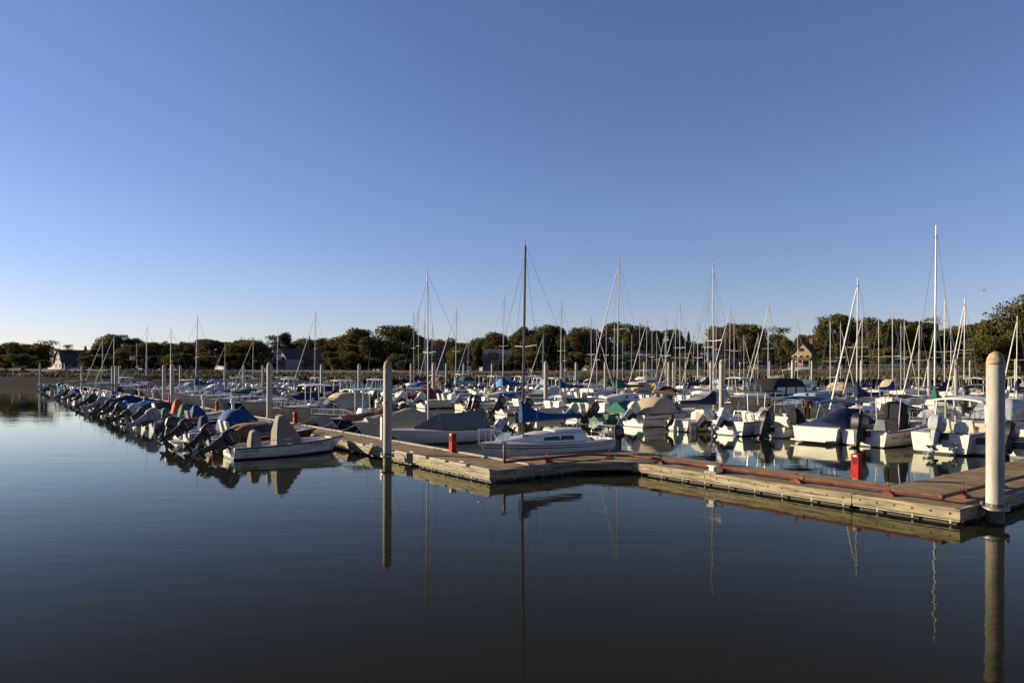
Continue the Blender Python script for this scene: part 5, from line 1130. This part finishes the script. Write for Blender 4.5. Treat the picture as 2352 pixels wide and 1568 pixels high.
house('brick_mansion', 'large brown brick mansion with chimneys and white balcony near centre', 1020, 228, 14, 9, 4.6, 3.6, R(6), 'brick', 'brown', row_w(4, -6, -1, .6, 1.3, 2.0) + row_w(4, -6, -1, 3.0, 1.0, 1.3) + row_w(2, 2.4, 5.5, 2.9, 1.0, 1.4) + row_w(2, 2.4, 5.5, .6, 1, 1.6), chim=((-.2, 0, 1.1), (5.6, 0, 1.0)), dormers=((-3.2, 3, 2.4), (4.2, 3.4, 2.8)), porch=(-6.8, -.6, 1.6, 2.6), fe=.28)
house('dark_house', 'dark shingled house with pale gable trim right of the mansion', 1144, 222, 9, 8, 3.6, 3.4, R(-6), 'shingle', 'slate', row_w(4, -3.4, 3.4, .8, .9, 1.5), dormers=((-2, 3.4, 3.0), (2.5, 2.4, 2.2)), chim=((-.3, .5, .7),))
house('slate_house', 'grey house with two pointed roofs among the distant masts', 1462, 205, 7, 7, 3.0, 2.6, R(-10), 'grey', 'slate', row_w(3, -2.3, 2.3, .8, .9, 1.4), dormers=((-1.6, 2.6, 2.4), (1.7, 2.4, 2.3)))
house('yellow_house', 'pale yellow house with white windows right of centre', 1632, 212, 7, 6, 3.8, 1.6, R(20), 'yellow', 'brown', row_w(3, -2.2, 2.2, .7, 1, 1.3) + row_w(3, -2.2, 2.2, 2.3, .8, 1.0) + row_w(2, -1.4, 1.4, 2.2, .8, 1.0, 'l'))
house('gabled_villa', 'cream and red gabled villa with a tall chimney at right', 1848, 204, 5.6, 7, 4.4, 3.3, R(-38), 'yellow', 'red', row_w(1, 0, 0, 5.1, 1.4, 1.0) + row_w(3, -1.7, 1.7, 2.9, .9, 1.1) + row_w(2, -1.4, 1.4, .6, 1.1, 1.4), ridge='y', chim=((1.5, 1.5, 1.2),), porch=(-3.2, 2.8, 1.8, 2.4))
def fence(label, x0, x1, Yo, h):
    X0 = (x0 - CX) / F * 160; X1 = (x1 - CX) / F * 160; r = empty('guard_rail', (X0, yshore(X0) + Yo, 0), 0, label, 'fence'); g = G(); P = []; n = int((X1 - X0) / 2.5)
    for k in range(n + 1):
        X = X0 + (X1 - X0) * k / n; z = zland(X) * .985; P.append(Vector((X - X0, yshore(X) - yshore(X0), z + h))); g.box(X - X0 - .06, X - X0 + .06, P[-1].y - .06, P[-1].y + .06, z - .3, z + h + .02)
    g.build('post', mat('weathered_wood', (.26, .22, .16), .9, 0, .2, 3), r, smooth=False)
    g = G(); g.tube(P, .09, 6); g.tube([p - Vector((0, 0, h * .5)) for p in P], .06, 5); g.build('rail', gel('lightgrey'), r)
fence('pale guard rail along the far shore road at right', 1760, 2400, 34, .8)
def ramp(label, x, Y):
    X = (x - CX) / F * Y; r = empty('landing_ramp', (X, Y, 3.3), R(20), label, 'ramp', 'landing ramps pulled up on the left shore')
    g = G(); g.rings([[(-4, -.7, -.5), (-4, .7, -.5), (-4, .7, -.3), (-4, -.7, -.3)], [(4, -.7, .9), (4, .7, .9), (4, .7, 1.1), (4, -.7, 1.1)]]); g.build('deck', gel('lightgrey'), r, smooth=False)
    g = G(); g.box(3.2, 3.6, -.6, .6, -.3, .85); g.box(-.2, .2, -.6, .6, -.6, .25); g.build('support', BARK, r, smooth=False)
ramp('pale landing ramp on the shore at the left edge', 14, 166); ramp('pale landing ramp on the shore behind the leftmost pile', 154, 166)
def flagpole():
    Y = 180; X = (314 - CX) / F * Y; r = empty('flagpole', (X, Y, zland(X)), 0, 'flagpole with an American flag before the far left trees', 'flagpole')
    g = G(); g.tube([(0, 0, 0), (0, 0, 6.8)], .05, 6); g.build('pole', gel('white'), r)
    g = G(); n = 8; z1 = ztop(314, 815, Y) - zland(X); w, h = 1.7, 1.05
    def pt(u, v): return (-.06 - w * u, .12 * math.sin(u * 6), z1 - h * v - .28 * u + .10 * math.sin(u * 5 + 1))
    for i in range(n):
        for j in range(13):
            u0, u1 = i / n, (i + 1) / n; v0, v1 = j / 13, (j + 1) / 13; m = 2 if (u1 < .42 and j < 7) else (0 if j % 2 == 0 else 1)
            g.quad(pt(u0, v0), pt(u1, v0), pt(u1, v1), pt(u0, v1), m)
    g.build('flag', [mat('flag_red', (.5, .03, .04), .8), mat('flag_white', (.7, .68, .66), .8), mat('flag_blue', (.03, .05, .2), .8)], r)
flagpole()
# ---------------------------------------------------------------- people
def skin_mesh(verts, edges, radii, root, mats_, name, parent, lvl=1):
    me = bpy.data.meshes.new(name); me.from_pydata(verts, edges, []); o = bpy.data.objects.new(name, me); COL.objects.link(o)
    o.modifiers.new('skin', 'SKIN'); sk = me.skin_vertices[0].data
    for i, q in enumerate(radii): sk[i].radius = (q, q)
    sk[root].use_root = True
    sb = o.modifiers.new('sub', 'SUBSURF'); sb.levels = lvl; sb.render_levels = lvl
    dg = bpy.context.evaluated_depsgraph_get(); dg.update(); m2 = bpy.data.meshes.new_from_object(o.evaluated_get(dg)); bpy.data.objects.remove(o)
    m2.materials.clear(); m2.materials.append(mats_); m2.polygons.foreach_set('use_smooth', [True] * len(m2.polygons))
    n = bpy.data.objects.new(name, m2); COL.objects.link(n); n.parent = parent
    return n
SKIN = mat('skin', (.36, .20, .13), .55, 0, .05)
def person(p, yaw, label, shirt, trousers, hat, arm=.25, h=1.0):
    r = empty('person', p, yaw, label, 'person'); r.scale = (h, h, h)
    V = []; E = []; Rd = []
    def v(x, y, z, q, par=None):
        V.append((x, y, z)); Rd.append(q); i = len(V) - 1
        if par is not None: E.append((par, i))
        return i
    pel = v(0, 0, .95, .125); bel = v(0, 0, 1.10, .115, pel); ch = v(0, .0, 1.32, .135, bel); nk = v(0, .0, 1.49, .055, ch); hd0 = v(0, .015, 1.58, .07, nk); hd = v(0, .02, 1.66, .085, hd0); v(0, .01, 1.73, .06, hd); v(0, .11, 1.635, .018, hd)
    for s in (-1, 1):
        sh = v(.17 * s, 0, 1.41, .06, ch); el = v(.23 * s, -.04, 1.15, .045, sh); wr = v(.22 * s, arm, .98, .03, el); pm = v(.22 * s, arm + .07, .95, .032, wr)
        for k in range(4): f = v((.22 + (k - 1.5) * .02) * s, arm + .13, .945 - .005 * abs(k - 1.5), .009, pm); v((.22 + (k - 1.5) * .022) * s, arm + .165 - .01 * abs(k - 1.3), .92, .008, f)
        v((.22 - .045) * s, arm + .09, .95, .010, pm)
        hp = v(.09 * s, 0, .88, .095, pel); kn = v(.10 * s, .02, .50, .06, hp); an = v(.10 * s, -.01, .09, .042, kn); v(.11 * s, .15, .035, .038, an)
    skin_mesh(V, E, Rd, 0, SKIN, 'body', r)
    def sub(idx_pts, rad, mname, nm):
        vs, es, rs = [], [], []
        for pts, par in idx_pts:
            prev = par
            for (q, rr_) in pts:
                vs.append(q); rs.append(rr_)
                if prev is not None: es.append((prev, len(vs) - 1))
                prev = len(vs) - 1
        skin_mesh(vs, es, rs, 0, mname, nm, r)
    sub([([((0, 0, .93), .145), ((0, 0, 1.10), .135), ((0, 0, 1.32), .155), ((0, 0, 1.45), .075)], None)] + [([((.175 * s, 0, 1.41), .075), ((.235 * s, -.04, 1.15), .06), ((.222 * s, arm - .02, .985), .045)], 2) for s in (-1, 1)], 0, can(shirt), 'jacket')
    sub([([((0, 0, .94), .14)], None)] + [([((.09 * s, 0, .87), .11), ((.10 * s, .02, .50), .075), ((.10 * s, -.01, .11), .06)], 0) for s in (-1, 1)], 0, can(trousers), 'trousers')
    g = G(); g.lathe([(.098, 1.655), (.105, 1.69), (.09, 1.75), (.05, 1.785), (.01, 1.79)], 10, (0, .01))
    if hat != 'darkbrown': g.stack([(1.66, -.08, .08, .06, .02, .13), (1.675, -.08, .08, .06, .02, .13)])
    g.build('cap' if hat != 'darkbrown' else 'hair', can(hat), r)
def aY(x, b): a = solve_a(x, b); return ab(a, b)
person(ab(solve_a(1000, 36.5), 36.5, .38), R(200), 'person in a blue shirt standing behind the maroon tarp boat', 'paleblue', 'navy', 'darkbrown', h=1.03)
person(ab(solve_a(928, 38.8), 38.8, DT), R(160), 'person in dark clothes standing right of the marked pile', 'black', 'black', 'darkbrown')
person(aY(1854, 39.0) + Vector((0, 0, DT)), R(150), 'person in a dark jacket standing before the pale blue cruiser', 'darkbrown', 'black', 'darkbrown')
person(aY(2050, 39.0) + Vector((0, 0, DT)), R(170), 'person in a tan cap behind the lettered console boat', 'slate', 'navy', 'tan', h=.96)
# ---------------------------------------------------------------- gulls
def gull(p, yaw, label, fly=False):
    r = empty('gull', p, yaw, label, 'gull', 'gulls'); g = G()
    rs = []
    for t, q, z in ((-.22, .008, .16), (-.12, .05, .155), (0, .075, .16), (.10, .065, .18), (.15, .035, .22), (.20, .04, .245), (.235, .03, .245), (.25, .008, .24)):
        rs.append([(t, q * math.cos(k * .785), z + q * math.sin(k * .785)) for k in range(8)])
    g.rings(rs)
    g.tube([(.24, 0, .24), (.29, 0, .232)], .01, 4, 0, .003)
    g.tube([(.0, .03, .1), (.0, .03, .0)], .006, 4); g.tube([(.0, -.03, .1), (.0, -.03, .0)], .006, 4)
    g.build('body', mat('gull_white', (.7, .7, .7), .8), r)
    for s in (-1, 1):
        g = G()
        if fly: g.rings([[(.08, s * .05, .2), (-.08, s * .05, .2), (-.08, s * .05, .215), (.08, s * .05, .215)], [(.10, s * .35, .32), (-.04, s * .35, .32), (-.04, s * .35, .33), (.10, s * .35, .33)], [(-.02, s * .68, .24), (-.06, s * .68, .24), (-.06, s * .68, .245), (-.02, s * .68, .245)]])
        else: g.rings([[(.10, s * .06, .2), (.08, s * .085, .16), (.10, s * .06, .14)], [(-.1, s * .07, .2), (-.1, s * .085, .16), (-.1, s * .06, .13)], [(-.3, s * .01, .165), (-.3, s * .02, .16), (-.3, s * .01, .155)]])
        g.build('wing', mat('gull_grey', (.3, .31, .33), .8), r)
gull(at(92, 128, ztop(92, 838, 128)), 2.6, 'gull perched on the pile at the outer left end of dock'); gull(at(188, 128, ztop(188, 840, 128)), .3, 'gull perched on the second pile from the left')
gull(at(2258, 80, ztop(2258, 670, 80)), .4, 'gull flying in the sky at upper right', True)
